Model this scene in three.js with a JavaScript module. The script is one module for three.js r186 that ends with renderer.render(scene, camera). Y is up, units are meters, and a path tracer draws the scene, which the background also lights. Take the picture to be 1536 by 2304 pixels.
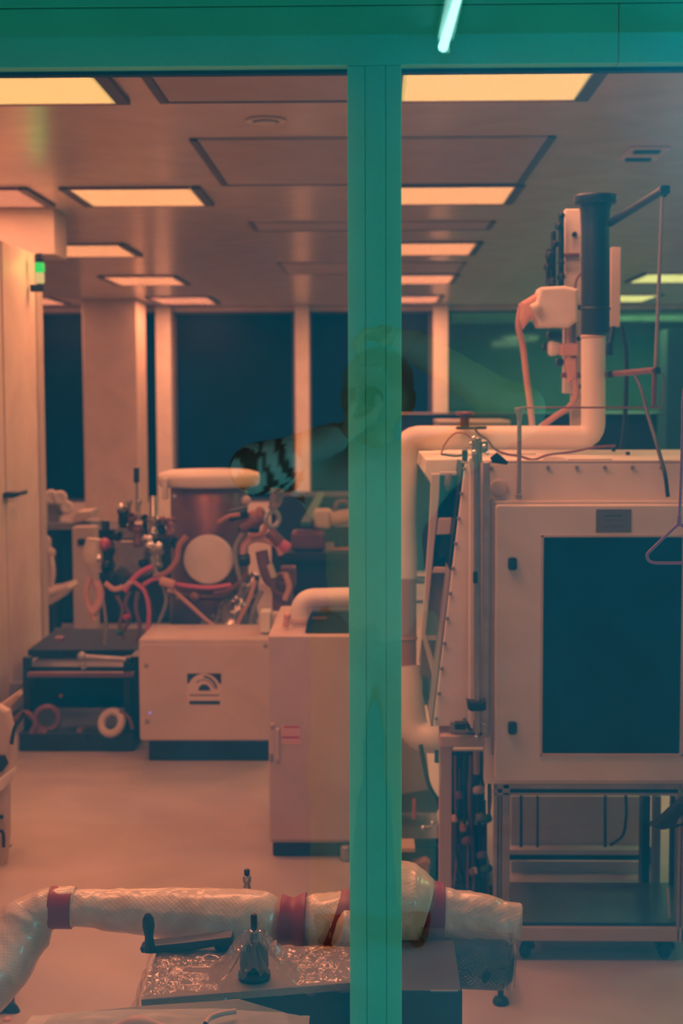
import * as THREE from 'three';
import { RoundedBoxGeometry } from 'three/addons/geometries/RoundedBoxGeometry.js';
import { mergeGeometries, mergeVertices } from 'three/addons/utils/BufferGeometryUtils.js';
import { MarchingCubes } from 'three/addons/objects/MarchingCubes.js';
import { RectAreaLightUniformsLib } from 'three/addons/lights/RectAreaLightUniformsLib.js';

// ---------------------------------------------------------------- camera, light colours, exposure
const W = 1536, H = 2304, F = 3300, EYE = 1.6;
const scene = new THREE.Scene();
scene.background = new THREE.Color(0, 0, 0);
const camera = new THREE.PerspectiveCamera(2 * Math.atan(H / 2 / F) * 180 / Math.PI, W / H, 0.02, 100);
camera.position.set(0, EYE, 0);
camera.rotation.order = 'YXZ';
camera.rotation.set(-Math.atan(259 / F), Math.atan(68 / F), -0.0035);
camera.focus = 2.6;
camera.userData.fStop = 5.3;
camera.updateMatrixWorld(true);
const renderer = new THREE.WebGLRenderer({ antialias: true });
renderer.toneMapping = THREE.LinearToneMapping;
renderer.toneMappingExposure = 1.0;
renderer.shadowMap.enabled = true;
RectAreaLightUniformsLib.init();

const AMBER = new THREE.Color().setRGB(1, 0.315, 0.15);       // light of the filtered lab lamps
const GREENISH = new THREE.Color().setRGB(0.6, 1, 0.42);  // light of the unfiltered lamps on the right
const HALL = new THREE.Color().setRGB(0.07, 0.85, 0.88);     // light of the visitors' hall
const POWER = { amber: 16.5, green: 11, hall: 15, beyond: 15 };
const CEIL = 2.63, GLASS = 2.0, FAR = 16.75;

// ---------------------------------------------------------------- helpers
let seed = 7;
const rnd = () => { seed = (seed * 1664525 + 1013904223) >>> 0; return seed / 4294967296; };
const rr = (a, b) => a + (b - a) * rnd();
// a point of the room d metres in front of the lens plane, seen in direction (px, py) of the 1536 x 2304 frame
function at(px, py, d) {
  const v = new THREE.Vector3((px - W / 2) / F, -(py - H / 2) / F, -1).applyQuaternion(camera.quaternion);
  return v.multiplyScalar(-d / v.z).add(camera.position);
}
const V = (x, y, z) => new THREE.Vector3(x, y, z);
const noiseAt = (() => {
  const h = (x, y, z) => { let n = Math.imul(x, 374761393) + Math.imul(y, 668265263) + Math.imul(z, 2147483647 - 1274126177); n = Math.imul(n ^ (n >>> 13), 1274126177); return ((n ^ (n >>> 16)) >>> 0) / 4294967296; };
  const s = (t) => t * t * (3 - 2 * t), l = (a, b, t) => a + (b - a) * t;
  return (x, y, z) => {
    const i = Math.floor(x), j = Math.floor(y), k = Math.floor(z), u = s(x - i), v = s(y - j), w = s(z - k);
    return l(l(l(h(i, j, k), h(i + 1, j, k), u), l(h(i, j + 1, k), h(i + 1, j + 1, k), u), v), l(l(h(i, j, k + 1), h(i + 1, j, k + 1), u), l(h(i, j + 1, k + 1), h(i + 1, j + 1, k + 1), u), v), w) * 2 - 1;
  };
})();

function texture(n, fn, srgb) {
  const data = new Uint8Array(n * n * 4);
  for (let y = 0; y < n; y++) for (let x = 0; x < n; x++) {
    const c = fn(x / n, y / n), i = (y * n + x) * 4;
    data[i] = c[0]; data[i + 1] = c[1]; data[i + 2] = c[2]; data[i + 3] = 255;
  }
  const t = new THREE.DataTexture(data, n, n);
  t.wrapS = t.wrapT = THREE.RepeatWrapping; t.magFilter = THREE.LinearFilter; t.minFilter = THREE.LinearFilter;
  if (srgb) t.colorSpace = THREE.SRGBColorSpace;
  t.needsUpdate = true;
  return t;
}
// tiling noise: fine grain over broad mottling
function mottle(n, lo, hi, fine) {
  const tile = (u, v, f) => { const a = u * 2 * Math.PI, b = v * 2 * Math.PI; return noiseAt(Math.cos(a) * f + 9, Math.sin(a) * f + Math.cos(b) * f * 1.3 + 5, Math.sin(b) * f * 1.3 + 3); };
  return texture(n, (u, v) => { const t = 0.5 + 0.5 * (0.6 * tile(u, v, 0.9) + 0.3 * tile(u, v, 2.7)) + fine * (rnd() - 0.5); const c = Math.max(0, Math.min(255, lo + (hi - lo) * t)); return [c, c, c]; }, true);
}
const paintMap = mottle(256, 226, 255, 0.12), floorMap = mottle(512, 214, 255, 0.2), metalMap = mottle(256, 200, 255, 0.25);
const grainMap = texture(128, () => { const c = 120 + rnd() * 16; return [c, c, c]; });
const bubbleMap = texture(512, (u, v) => {   // bubble film: staggered round blisters of uneven fullness, some burst
  let best = 0;
  for (const o of [0, 0.5]) {
    const cu = u * 16 + o, cv = v * 16 + o, x = (cu % 1) - 0.5, y = (cv % 1) - 0.5, r = Math.hypot(x, y) / 0.36, i = Math.floor(cu) % 16, j = Math.floor(cv) % 16;
    if (r < 1) best = Math.max(best, Math.sqrt(1 - r * r) * (0.62 + 0.38 * noiseAt(i * 7.31 + o * 90, j * 5.77, 4)));
  }
  const c = 30 + 225 * Math.max(0, best); return [c, c, c];
});
const scaled = (t, metres) => { const c = t.clone(); c.repeat.set(1 / metres, 1 / metres); c.needsUpdate = true; return c; };
const PAINT = scaled(paintMap, 0.9), FLOOR = scaled(floorMap, 1.7), METAL = scaled(metalMap, 0.25), GRAIN = scaled(grainMap, 0.12), BUBBLE = scaled(bubbleMap, 0.17);

const std = (color, roughness, more = {}) => new THREE.MeshStandardMaterial({ color, roughness, metalness: 0, map: PAINT, bumpMap: GRAIN, bumpScale: 0.0002, ...more });
const phys = (color, roughness, more = {}) => new THREE.MeshPhysicalMaterial({ color, roughness, ...more });
const M = {
  white: std('#e9e3da', 0.5), wall: std('#ddd6cc', 0.6), cream: std('#cdbfae', 0.5), panel: std('#c9b6a8', 0.55), grey: std('#8d8a86', 0.5), beige: std('#c7b199', 0.55), door: std('#f0e2d0', 0.55), plate: std('#eee5d8', 0.55),
  floor: std('#b7aca1', 0.42, { map: FLOOR }), ceiling: std('#dcd4cf', 0.24, { map: PAINT }), filter: std('#bdb4b1', 0.5), trimDark: std('#4a4442', 0.5),
  black: std('#0c0e10', 0.45), rubber: std('#131517', 0.8), darkMetal: std('#2b3034', 0.4, { metalness: 0.6, map: METAL }), steel: std('#b9bcbe', 0.28, { metalness: 0.9, map: METAL }), alu: std('#b6b3ae', 0.38, { metalness: 0.55, map: METAL }),
  chrome: std('#f2f0ec', 0.1, { metalness: 1, map: null, bumpMap: null }), duct: std('#253036', 0.38, { metalness: 0.4 }), darkGlass: phys('#07161c', 0.4, { specularIntensity: 0.4 }), smoked: phys('#05090b', 0.4, { specularIntensity: 0.15 }), filmDull: phys('#dfe6e0', 0.4, { transmission: 0.85, thickness: 0, side: THREE.DoubleSide }),
  tape: std('#9c2f3f', 0.45), pink: std('#d2607c', 0.45), hose: std('#d9a58f', 0.45), amberTube: std('#b0714f', 0.4), copper: std('#83503f', 0.35, { metalness: 0.4, map: METAL }), green: std('#2f6a4c', 0.5), red: std('#b5303d', 0.5), brown: std('#7a4a43', 0.45, { metalness: 0.2 }),
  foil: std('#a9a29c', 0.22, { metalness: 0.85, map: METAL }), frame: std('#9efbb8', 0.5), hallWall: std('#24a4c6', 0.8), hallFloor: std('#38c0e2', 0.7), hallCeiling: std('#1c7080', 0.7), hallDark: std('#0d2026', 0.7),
  bubble: phys('#f2e4d2', 0.38, { bumpMap: BUBBLE, bumpScale: 0.0006, clearcoat: 0.7, clearcoatRoughness: 0.18, map: METAL }),
  bubbleThin: phys('#f2ece6', 0.2, { transmission: 0.9, thickness: 0, bumpMap: BUBBLE, bumpScale: 0.003, side: THREE.DoubleSide }),
  film: phys('#f6efe8', 0.14, { transmission: 0.93, thickness: 0, ior: 1.55, side: THREE.DoubleSide }),
  pane: phys('#ffffff', 0.0, { transmission: 1, thickness: 0, ior: 2.3 }), farPane: phys('#dfe8e4', 0.05, { transmission: 1, thickness: 0, ior: 1.5 }),
};
const glow = (r, g, b) => new THREE.MeshStandardMaterial({ color: '#1a1a1a', roughness: 0.9, emissive: new THREE.Color().setRGB(r, g, b), emissiveIntensity: 1 });

// box-projected texture coordinates in metres
function uvBox(g) {
  if (g.userData.keepUv) return g;
  if (!g.attributes.normal) g.computeVertexNormals();
  const p = g.attributes.position, n = g.attributes.normal, uv = new Float32Array(p.count * 2);
  for (let i = 0; i < p.count; i++) {
    const ax = Math.abs(n.getX(i)), ay = Math.abs(n.getY(i)), az = Math.abs(n.getZ(i));
    const [u, v] = ax > ay && ax > az ? [p.getZ(i), p.getY(i)] : ay > az ? [p.getX(i), p.getZ(i)] : [p.getX(i), p.getY(i)];
    uv[2 * i] = u; uv[2 * i + 1] = v;
  }
  g.setAttribute('uv', new THREE.BufferAttribute(uv, 2));
  return g;
}
const names = new Map();
const numbered = (n) => { const k = names.get(n) || 0; names.set(n, k + 1); return k ? `${n}_${String(k).padStart(3, '0')}` : n; };
function thing(name, label, category, base, group) {
  const o = new THREE.Group(); o.name = numbered(name); o.position.copy(base); scene.add(o);
  o.userData = { label, category }; if (group) o.userData.group = group;
  return o;
}
function merged(gs) {
  gs = [].concat(gs).map((g) => { const c = g.index ? g.toNonIndexed() : g.clone(); if (!c.attributes.normal) c.computeVertexNormals(); uvBox(Object.assign(c, { userData: g.userData })); for (const k of Object.keys(c.attributes)) if (!['position', 'normal', 'uv'].includes(k)) c.deleteAttribute(k); return c; });
  return gs.length > 1 ? mergeGeometries(gs) : gs[0];
}
const origin = (o) => { const p = V(0, 0, 0); for (let q = o; q && q !== scene; q = q.parent) p.add(q.position); return p; };
// a named part; its geometry is given in room coordinates
function part(parent, name, gs, material, label) {
  const g = merged(gs), p = origin(parent);
  g.translate(-p.x, -p.y, -p.z);
  const m = new THREE.Mesh(g, material); m.name = name; m.castShadow = m.receiveShadow = true; parent.add(m);
  if (label) m.userData.label = label;
  return m;
}
// a part that has parts of its own
function sub(parent, name, label) { const g = new THREE.Group(); g.name = name; g.userData.label = label; parent.add(g); return g; }
function struct(name, gs, material) { const m = part(scene, name, gs, material); m.userData.kind = 'structure'; return m; }
function single(name, label, category, gs, material, group) {
  const m = part(scene, numbered(name), gs, material); m.userData = { label, category }; if (group) m.userData.group = group; return m;
}
// geometries in room coordinates
function box(x0, x1, y0, y1, d0, d1, bevel = 0.003) {
  const w = Math.abs(x1 - x0), h = Math.abs(y1 - y0), t = Math.abs(d1 - d0), r = Math.min(bevel, w / 2.2, h / 2.2, t / 2.2);
  const g = r > 0.0004 ? new RoundedBoxGeometry(w, h, t, 2, r) : new THREE.BoxGeometry(w, h, t);
  return g.translate((x0 + x1) / 2, (y0 + y1) / 2, -(d0 + d1) / 2);
}
// a box whose front face, d0 away, covers the given rectangle of the frame, running back to d1
function pbox(px0, py0, px1, py1, d0, d1, bevel = 0.003) {
  const mx = (px0 + px1) / 2, my = (py0 + py1) / 2;
  return box(at(px0, my, d0).x, at(px1, my, d0).x, at(mx, py1, d0).y, at(mx, py0, d0).y, d0, d1, bevel);
}
function plate(points, d, depth, bevel = 0.003) {
  const s = new THREE.Shape(points.map(([x, y]) => { const p = at(x, y, d); return new THREE.Vector2(p.x, p.y); }));
  const g = new THREE.ExtrudeGeometry(s, { depth: Math.max(depth - 2 * bevel, 0.0005), bevelEnabled: bevel > 0, bevelThickness: bevel, bevelSize: bevel, bevelOffset: -bevel, bevelSegments: 2 });
  return g.translate(0, 0, -d - depth + bevel);
}
function roundedPlate(px0, py0, px1, py1, r, d, depth, bevel = 0.003) {
  const a = at(px0, py1, d), b = at(px1, py0, d), s = new THREE.Shape(), R = r;
  s.moveTo(a.x + R, a.y).lineTo(b.x - R, a.y).quadraticCurveTo(b.x, a.y, b.x, a.y + R).lineTo(b.x, b.y - R).quadraticCurveTo(b.x, b.y, b.x - R, b.y).lineTo(a.x + R, b.y).quadraticCurveTo(a.x, b.y, a.x, b.y - R).lineTo(a.x, a.y + R).quadraticCurveTo(a.x, a.y, a.x + R, a.y);
  const g = new THREE.ExtrudeGeometry(s, { depth: Math.max(depth - 2 * bevel, 0.0005), bevelEnabled: bevel > 0, bevelThickness: bevel, bevelSize: bevel, bevelOffset: -bevel, bevelSegments: 2, curveSegments: 6 });
  return g.translate(0, 0, -d - depth + bevel);
}
// profile of [radius, along] turned about the line from a towards b
function lathe(profile, a, b, seg = 28) {
  const g = new THREE.LatheGeometry(profile.map(([r, y]) => new THREE.Vector2(Math.max(r, 0.0001), y)), seg);
  g.applyQuaternion(new THREE.Quaternion().setFromUnitVectors(V(0, 1, 0), b.clone().sub(a).normalize()));
  return g.translate(a.x, a.y, a.z);
}
function rod(a, b, r, seg = 14, r2 = r, edge = Math.min(r, r2) * 0.25) {
  const L = a.distanceTo(b); edge = Math.min(edge, L / 3);
  return lathe([[0, 0], [r - edge, 0], [r, edge], [r2, L - edge], [r2 - edge, L], [0, L]], a, b, seg);
}
const ball = (p, r, seg = 12) => new THREE.SphereGeometry(r, seg, Math.ceil(seg * 0.7)).translate(p.x, p.y, p.z);
const ring = (p, R, r, n = V(0, 0, 1)) => new THREE.TorusGeometry(R, r, 10, 32).applyQuaternion(new THREE.Quaternion().setFromUnitVectors(V(0, 0, 1), n.clone().normalize())).translate(p.x, p.y, p.z);
function hose(points, r, seg, radial = 8) { return new THREE.TubeGeometry(new THREE.CatmullRomCurve3(points, false, 'centripetal'), seg || points.length * 8, r, radial, false); }
// a pipe along straight runs with rounded corners
function piped(points, r, bend, radial = 24) {
  const path = new THREE.CurvePath(); let from = points[0];
  for (let i = 1; i < points.length - 1; i++) {
    const a = points[i].clone().add(points[i - 1].clone().sub(points[i]).setLength(bend)), b = points[i].clone().add(points[i + 1].clone().sub(points[i]).setLength(bend));
    if (from.distanceTo(a) > 1e-4) path.add(new THREE.LineCurve3(from, a));
    path.add(new THREE.QuadraticBezierCurve3(a, points[i], b)); from = b;
  }
  path.add(new THREE.LineCurve3(from, points.at(-1)));
  const caps = [points[0], points.at(-1)].map((p, i) => { const q = i ? points.at(-2) : points[1]; return rod(p, p.clone().add(q.clone().sub(p).setLength(0.004)), r, radial); });
  return [new THREE.TubeGeometry(path, points.length * 24, r, radial, false), ...caps];
}
// a soft sleeve: round sections of given radii along a curve, crumpled by noise
function sleeve(points, radii, crumple, freq = 18, around = 40, along = 90, squash = 1) {
  const curve = new THREE.CatmullRomCurve3(points, false, 'centripetal'), fr = curve.computeFrenetFrames(along, false), pos = [], uv = [], idx = [];
  let run = 0, last = null;
  for (let i = 0; i <= along; i++) {
    const t = i / along, c = curve.getPoint(t), k = t * (radii.length - 1), k0 = Math.min(Math.floor(k), radii.length - 2), f = k - k0, s = f * f * (3 - 2 * f), R = radii[k0] + (radii[k0 + 1] - radii[k0]) * s;
    if (last) run += c.distanceTo(last); last = c;
    for (let j = 0; j <= around; j++) {
      const a = (j % around) / around * 2 * Math.PI, n = fr.normals[i].clone().multiplyScalar(Math.cos(a)).addScaledVector(fr.binormals[i], Math.sin(a) * squash);
      const q = c.clone().addScaledVector(n, R), w = crumple * (0.7 * noiseAt(q.x * freq, q.y * freq, q.z * freq) + 0.3 * noiseAt(q.x * freq * 3, q.y * freq * 3, q.z * freq * 3));
      q.addScaledVector(n, w); pos.push(q.x, q.y, q.z); uv.push(run, j / around * 2 * Math.PI * R);
    }
  }
  for (let i = 0; i < along; i++) for (let j = 0; j < around; j++) { const a = i * (around + 1) + j, b = a + around + 1; idx.push(a, a + 1, b, b, a + 1, b + 1); }
  for (const [row, flip] of [[0, 1], [along, 0]]) {   // closed ends
    const c = curve.getPoint(row / along), n = pos.length / 3; pos.push(c.x, c.y, c.z); uv.push(0, 0);
    for (let j = 0; j < around; j++) { const a = row * (around + 1) + j; flip ? idx.push(n, a + 1, a) : idx.push(n, a, a + 1); }
  }
  const g = new THREE.BufferGeometry();
  g.setAttribute('position', new THREE.Float32BufferAttribute(pos, 3)); g.setAttribute('uv', new THREE.Float32BufferAttribute(uv, 2)); g.setIndex(idx); g.computeVertexNormals(); g.userData.keepUv = true;
  return g;
}
function hexBolt(p, r, h = r) {   // facing the window
  return lathe([[0, 0], [r, 0], [r, h * 0.7], [r * 0.8, h], [0, h]], p, p.clone().add(V(0, 0, 1)), 6);
}

// ---------------------------------------------------------------- large lights
function areaLight(color, power, w, h, pos, rot) {
  const l = new THREE.RectAreaLight(color, power, w, h);
  l.position.copy(pos); l.rotation.set(...rot); scene.add(l);
}
const hallGlow = glow(0.3, 1.5, 1.5);
const DOWN = [-Math.PI / 2, 0, 0];

// ---------------------------------------------------------------- structure: lab, hall, window between them
const XL = -6, XR = 5.2;
struct('floor', box(XL - 0.2, XR + 0.2, -0.1, 0, GLASS + 0.02, 21.2, 0), M.floor);
const ceiling = struct('ceiling', box(XL - 0.2, XR + 0.2, CEIL, CEIL + 0.15, GLASS + 0.02, 21.2, 0), M.ceiling);
struct('wall_left', box(XL - 0.15, XL, 0, CEIL, GLASS + 0.05, 21.2, 0), M.wall);
struct('wall_right', box(XR, XR + 0.15, 0, CEIL, GLASS + 0.05, 21.2, 0), M.wall);
struct('wall_front', [box(XL, -1.5, 0, CEIL, GLASS + 0.03, GLASS + 0.15, 0), box(1.6, XR, 0, CEIL, GLASS + 0.03, GLASS + 0.15, 0), box(-1.5, 1.6, 2.2, CEIL, GLASS + 0.03, GLASS + 0.15, 0), box(-1.5, 1.6, 0, 0.5, GLASS + 0.03, GLASS + 0.15, 0)], M.wall);
// far wall: a band of dark windows between pale pillars, a dim room beyond
const yHead = at(500, 700, FAR).y;
struct('wall_far', [box(XL, XR, 0, 0.4, FAR, FAR + 0.12, 0), box(XL, XR, yHead, CEIL, FAR, FAR + 0.12, 0)], M.wall);
struct('trim_1', box(XL, XR, yHead - 0.005, yHead + 0.05, FAR - 0.05, FAR, 0.004), M.cream);
struct('wall_beyond', [box(XL, XR, 0, CEIL, 21, 21.15, 0), box(0.76, 0.84, 0, CEIL, FAR + 0.3, 21, 0)], std('#5d6763', 0.7));
{
  const edges = [[-5.85, -4.0], [-3.9, -2.43], [-2.25, -0.87], [-0.71, 0.68], [0.87, 2.5], [2.62, 4.2], [4.3, 5.2]];
  edges.forEach(([a, b], i) => {
    const w = new THREE.Group(); w.name = `window_${i + 2}`; w.userData.kind = 'structure'; w.position.set((a + b) / 2, 0.4, -FAR - 0.06); scene.add(w);
    part(w, 'window_frame', [box(a, b, 0.4, 0.44, FAR + 0.02, FAR + 0.1, 0), box(a, b, yHead - 0.03, yHead, FAR + 0.02, FAR + 0.1, 0), box(a, a + 0.03, 0.4, yHead, FAR + 0.02, FAR + 0.1, 0), box(b - 0.03, b, 0.4, yHead, FAR + 0.02, FAR + 0.1, 0)], M.trimDark);
    part(w, 'glass_pane', box(a, b, 0.4, yHead, FAR + 0.055, FAR + 0.061, 0), i < 4 ? M.smoked : M.farPane);
  });
}
struct('pillar_1', [box(at(357, 900, FAR).x, at(391, 900, FAR).x, 0, CEIL, FAR - 0.22, FAR + 0.1, 0.015)], M.white);
struct('pillar_2', [box(at(666, 900, FAR).x, at(697, 900, FAR).x, 0, CEIL, FAR - 0.22, FAR + 0.1, 0.015)], M.white);
struct('pillar_3', [box(at(972, 900, FAR).x, at(1006, 900, FAR).x, 0, CEIL, FAR - 0.22, FAR + 0.1, 0.015)], M.white);
struct('pillar_4', pbox(1498, 740, 1560, 1010, 15.5, 15.9, 0.01), std('#2b4440', 0.6));
struct('pillar_5', [box(at(187, 900, 15.4).x, at(309, 900, 15.4).x, 0, CEIL, 15.4, 16.05, 0.012)], M.cream);
struct('wall_bulkhead', box(XL, at(122, 520, 8.07).x, at(60, 573, 8.07).y, CEIL, 8.07, 8.4, 0.008), M.wall);

// visitors' hall on the camera's side, its walls mirrored in the glass
struct('floor_hall', box(-3, 3, -0.1, 0, GLASS + 0.02, -1.5, 0), M.hallFloor);
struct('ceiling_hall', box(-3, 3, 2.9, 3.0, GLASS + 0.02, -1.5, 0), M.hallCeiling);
struct('wall_hall_back', box(-3, 3, 0, 2.9, -1.4, -1.5, 0), M.hallWall);
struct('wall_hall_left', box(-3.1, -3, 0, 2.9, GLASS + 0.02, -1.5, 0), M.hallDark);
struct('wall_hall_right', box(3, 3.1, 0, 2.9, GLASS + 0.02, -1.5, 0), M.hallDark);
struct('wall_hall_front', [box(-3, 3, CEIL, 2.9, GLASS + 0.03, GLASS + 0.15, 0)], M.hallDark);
{
  const w = new THREE.Group(); w.name = 'window_1'; w.userData.kind = 'structure'; w.position.set(0, 0.5, -GLASS - 0.02); scene.add(w);
  const d = GLASS + 0.02, e = GLASS + 0.055, yH = at(786, 147, d).y, yJ = at(786, 12, d).y, xa = at(784, 1200, d).x, xb = at(903, 1200, d).x, xm = (xa + xb) / 2;
  const xj = at(1391, 70, d).x;
  part(w, 'frame_rail', box(-1.5, xj - 0.0008, yH, yJ - 0.0008, d, e, 0.0012), M.frame);
  part(w, 'frame_rail', box(xj + 0.0008, 1.6, yH, yJ - 0.0008, d, e, 0.0012), M.frame);
  part(w, 'frame_rail', box(-1.5, 1.6, yJ + 0.0008, 2.2, d, e, 0.0012), M.frame);
  // mullion in three bars with fine joints
  const g1 = at(823, 1200, d).x, g2 = at(868, 1200, d).x;
  part(w, 'mullion', [box(xa, g1 - 0.0005, 0.5, yH - 0.0006, d, e, 0.001), box(g1 + 0.0005, g2 - 0.0005, 0.5, yH - 0.0006, d, e, 0.001), box(g2 + 0.0005, xb, 0.5, yH - 0.0006, d, e, 0.001), box(xa + 0.002, xb - 0.002, 0.5, yH, d + 0.004, e - 0.002, 0)], M.frame);
  part(w, 'gasket', box(-1.5, xa, yH - 0.0055, yH, e - 0.012, e + 0.004, 0.001), M.rubber);
  part(w, 'gasket', box(xb, 1.6, yH - 0.0055, yH, e - 0.012, e + 0.004, 0.001), M.rubber);
  part(w, 'sill', box(-1.5, 1.6, 0.45, 0.55, d, e + 0.05, 0.003), M.frame);
  part(w, 'glass_pane', box(-1.5, 1.6, 0.5, 2.2, GLASS, GLASS + 0.0001, 0).scale(1, 1, 1), M.pane);
}

// ---------------------------------------------------------------- ceiling lights
const ambGlow = [glow(0.96, 0.58, 0.15), glow(0.95, 0.4, 0.115), glow(0.9, 0.31, 0.1), glow(0.82, 0.25, 0.09), glow(0.68, 0.19, 0.085)], greenGlow = glow(0.86, 0.7, 0.15);
function lamp(x0, x1, d0, d1, glowing, color, power, label, group) {
  const o = thing('ceiling_light', label, 'ceiling light', V((x0 + x1) / 2, CEIL - 0.02, -(d0 + d1) / 2), group);
  part(o, 'diffuser', box(x0, x1, CEIL - 0.012, CEIL - 0.002, d0, d1, 0.002), glowing);
  for (const x of [x0 - 0.05, x1 + 0.002]) part(o, 'side_rail', box(x, x + 0.048, CEIL - 0.016, CEIL - 0.001, d0 - 0.012, d1 + 0.012, 0.003), M.trimDark);
  for (const z of [d0 - 0.014, d1 + 0.001]) part(o, 'cross_rail', box(x0, x1, CEIL - 0.016, CEIL - 0.001, z, z + 0.013, 0.002), M.brown);
  if (power) areaLight(color, power, x1 - x0 - 0.02, d1 - d0 - 0.02, V((x0 + x1) / 2, CEIL - 0.0125, -(d0 + d1) / 2), DOWN);
}
const ROW = [[3.35, 3.95], [4.59, 5.17], [7.26, 7.9], [9.9, 10.7], [12.5, 13.4], [15.1, 16.1]];
const word = ['', 'nearest and brightest', 'second', 'third', 'fourth', 'fifth and farthest'];
for (let i = 1; i <= 5; i++) lamp(0.105, 0.7, ...ROW[i], ambGlow[i - 1], AMBER, POWER.amber * (i > 3 ? 1.6 : 1), `${word[i]} glowing amber ceiling light of the row right of the mullion`, 'amber ceiling lights');
lamp(-1.485, -0.885, ...ROW[1], ambGlow[0], AMBER, POWER.amber * 1.25, 'large bright amber ceiling light cut off by the left edge of the window', 'amber ceiling lights');
lamp(-1.48, -0.885, ...ROW[2], ambGlow[1], AMBER, POWER.amber * 1.25, 'slanted amber ceiling light left of the dark filter panels, above the other left lights', 'amber ceiling lights');
lamp(-2.32, -1.735, ...ROW[2], ambGlow[4], AMBER, POWER.amber * 0.6, 'dim pinkish ceiling light at the left edge above the wall block', 'amber ceiling lights');
lamp(-2.28, -1.7, ...ROW[3], ambGlow[2], AMBER, POWER.amber, 'amber ceiling light touching the corner of the left wall block', 'amber ceiling lights');
lamp(-2.27, -1.69, ...ROW[4], ambGlow[3], AMBER, POWER.amber * 1.6, 'amber ceiling light strip crossing above the wide pale pillar', 'amber ceiling lights');
lamp(-2.27, -1.69, ...ROW[5], ambGlow[4], AMBER, POWER.amber * 1.6, 'amber ceiling light strip right over the first slim pillar', 'amber ceiling lights');
lamp(-3.92, -3.33, ...ROW[5], ambGlow[4], AMBER, POWER.amber * 1.6, 'dim ceiling light strip between the green signal lamp and the wide pillar', 'amber ceiling lights');
lamp(2.33, 2.93, ...ROW[4], greenGlow, GREENISH, POWER.green, 'pale yellow ceiling light at the right edge, behind the thin rod', 'yellow ceiling lights');
lamp(2.33, 2.93, ...ROW[5], greenGlow, GREENISH, POWER.green, 'short pale yellow ceiling light beside the dark duct', 'yellow ceiling lights');
// lamps of the same rows outside the view
for (const [x, row, c, p] of [[-1.485, 0, AMBER, 0.9], [-0.62, 0, AMBER, 1.15], [0.1, 0, AMBER, 0.28], [-2.3, 1, AMBER, 0.8], [-3.9, 3, AMBER, 1], [2.33, 1, GREENISH, 0], [2.33, 2, GREENISH, 0]])
{ // parts of the ceiling, as nothing of them shows
  const [d0, d1] = ROW[row], amber = c === AMBER;
  part(ceiling, 'light_panel', box(x, x + 0.6, CEIL - 0.012, CEIL - 0.001, d0, d1, 0.002), amber ? ambGlow[1] : greenGlow);
  areaLight(c, amber ? POWER.amber * p : POWER.green, 0.58, d1 - d0 - 0.02, V(x + 0.3, CEIL - 0.0125, -(d0 + d1) / 2), DOWN);
}
areaLight(new THREE.Color().setRGB(0.4, 0.95, 0.32), POWER.beyond, 2.2, 1.2, V(3.0, CEIL - 0.05, -18.8), DOWN);
// hall lamps on the side walls, their light falling along the window
for (const [x, y, z, p, turn] of [[2.97, 1.3, -1.35, POWER.hall, Math.PI / 2], [-2.97, 0.9, -1.35, POWER.hall * 0.55, -Math.PI / 2]]) {
  struct('wall_lamp_hall', box(x - 0.02, x + 0.02, y - 0.5, y + 0.5, -z - 0.5, -z + 0.5, 0.004), hallGlow);
  areaLight(HALL, p, 0.96, 0.96, V(x - Math.sign(x) * 0.025, y, z), [0, turn, 0]);
}
{ // globe lamp just under the hall ceiling: its bright patch is mirrored in the top right corner
  const o = thing('globe_lamp', 'small globe lamp under the hall ceiling, glowing faintly in the top right corner', 'globe lamp', V(1.3, 2.9, 0.9));
  part(o, 'globe', ball(V(1.3, 2.66, 0.9), 0.05, 20), hallGlow); part(o, 'stem', rod(V(1.3, 2.7, 0.9), V(1.3, 2.9, 0.9), 0.008), M.white);
  const l = new THREE.PointLight(HALL, 0.7); l.position.set(1.3, 2.66, 0.9); scene.add(l);
}
{ // bare tube under the hall ceiling, mirrored as a streak at the top of the window
  const o = thing('tube_lamp', 'white tube lamp mirrored as a short streak in the top window rail', 'tube lamp', V(0.25, 2.86, 0.9));
  const a = V(0.275, 2.84, 0.55), b = V(0.255, 2.83, 1.3);
  part(o, 'tube', rod(a, b, 0.011, 16, 0.017), glow(2.6, 6.5, 6.2)); part(o, 'batten', box(0.235, 0.295, 2.86, 2.9, -0.5, -1.35, 0.004), M.white);
  for (const q of [0.53, 1.33]) part(o, 'lamp_holder', box(0.25, 0.28, 2.815, 2.865, -q - 0.012, -q + 0.012, 0.003), M.white);
  const l = new THREE.PointLight(HALL, 0.25); l.position.set(0.265, 2.835, 0.92); l.shadow.radius = 0.5; scene.add(l);
}

// ---------------------------------------------------------------- ceiling fittings
function filterPanel(x0, x1, d0, d1, label, rail = M.trimDark) {
  const o = thing('filter_panel', label, 'filter panel', V((x0 + x1) / 2, CEIL - 0.015, -(d0 + d1) / 2), 'ceiling filter panels');
  part(o, 'panel', box(x0, x1, CEIL - 0.008, CEIL - 0.001, d0, d1, 0.002), M.filter);
  for (const x of [x0 - 0.034, x1 + 0.001]) part(o, 'side_rail', box(x, x + 0.033, CEIL - 0.013, CEIL - 0.001, d0 - 0.02, d1 + 0.015, 0.003), rail);
  for (const [z, m] of [[d0 - 0.022, M.filter], [d1 + 0.002, rail]]) part(o, 'cross_rail', box(x0, x1, CEIL - 0.012, CEIL - 0.001, z, z + 0.014, 0.003), m);
}
filterPanel(-0.7, 0.045, 4.0, 5.17, 'dark framed ceiling filter panel touching the window top left of the mullion');
filterPanel(-0.69, 0.7, 5.95, 7.17, 'wide ceiling filter panel between the first and second lights, second from the window', std('#47403d', 0.5));
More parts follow.
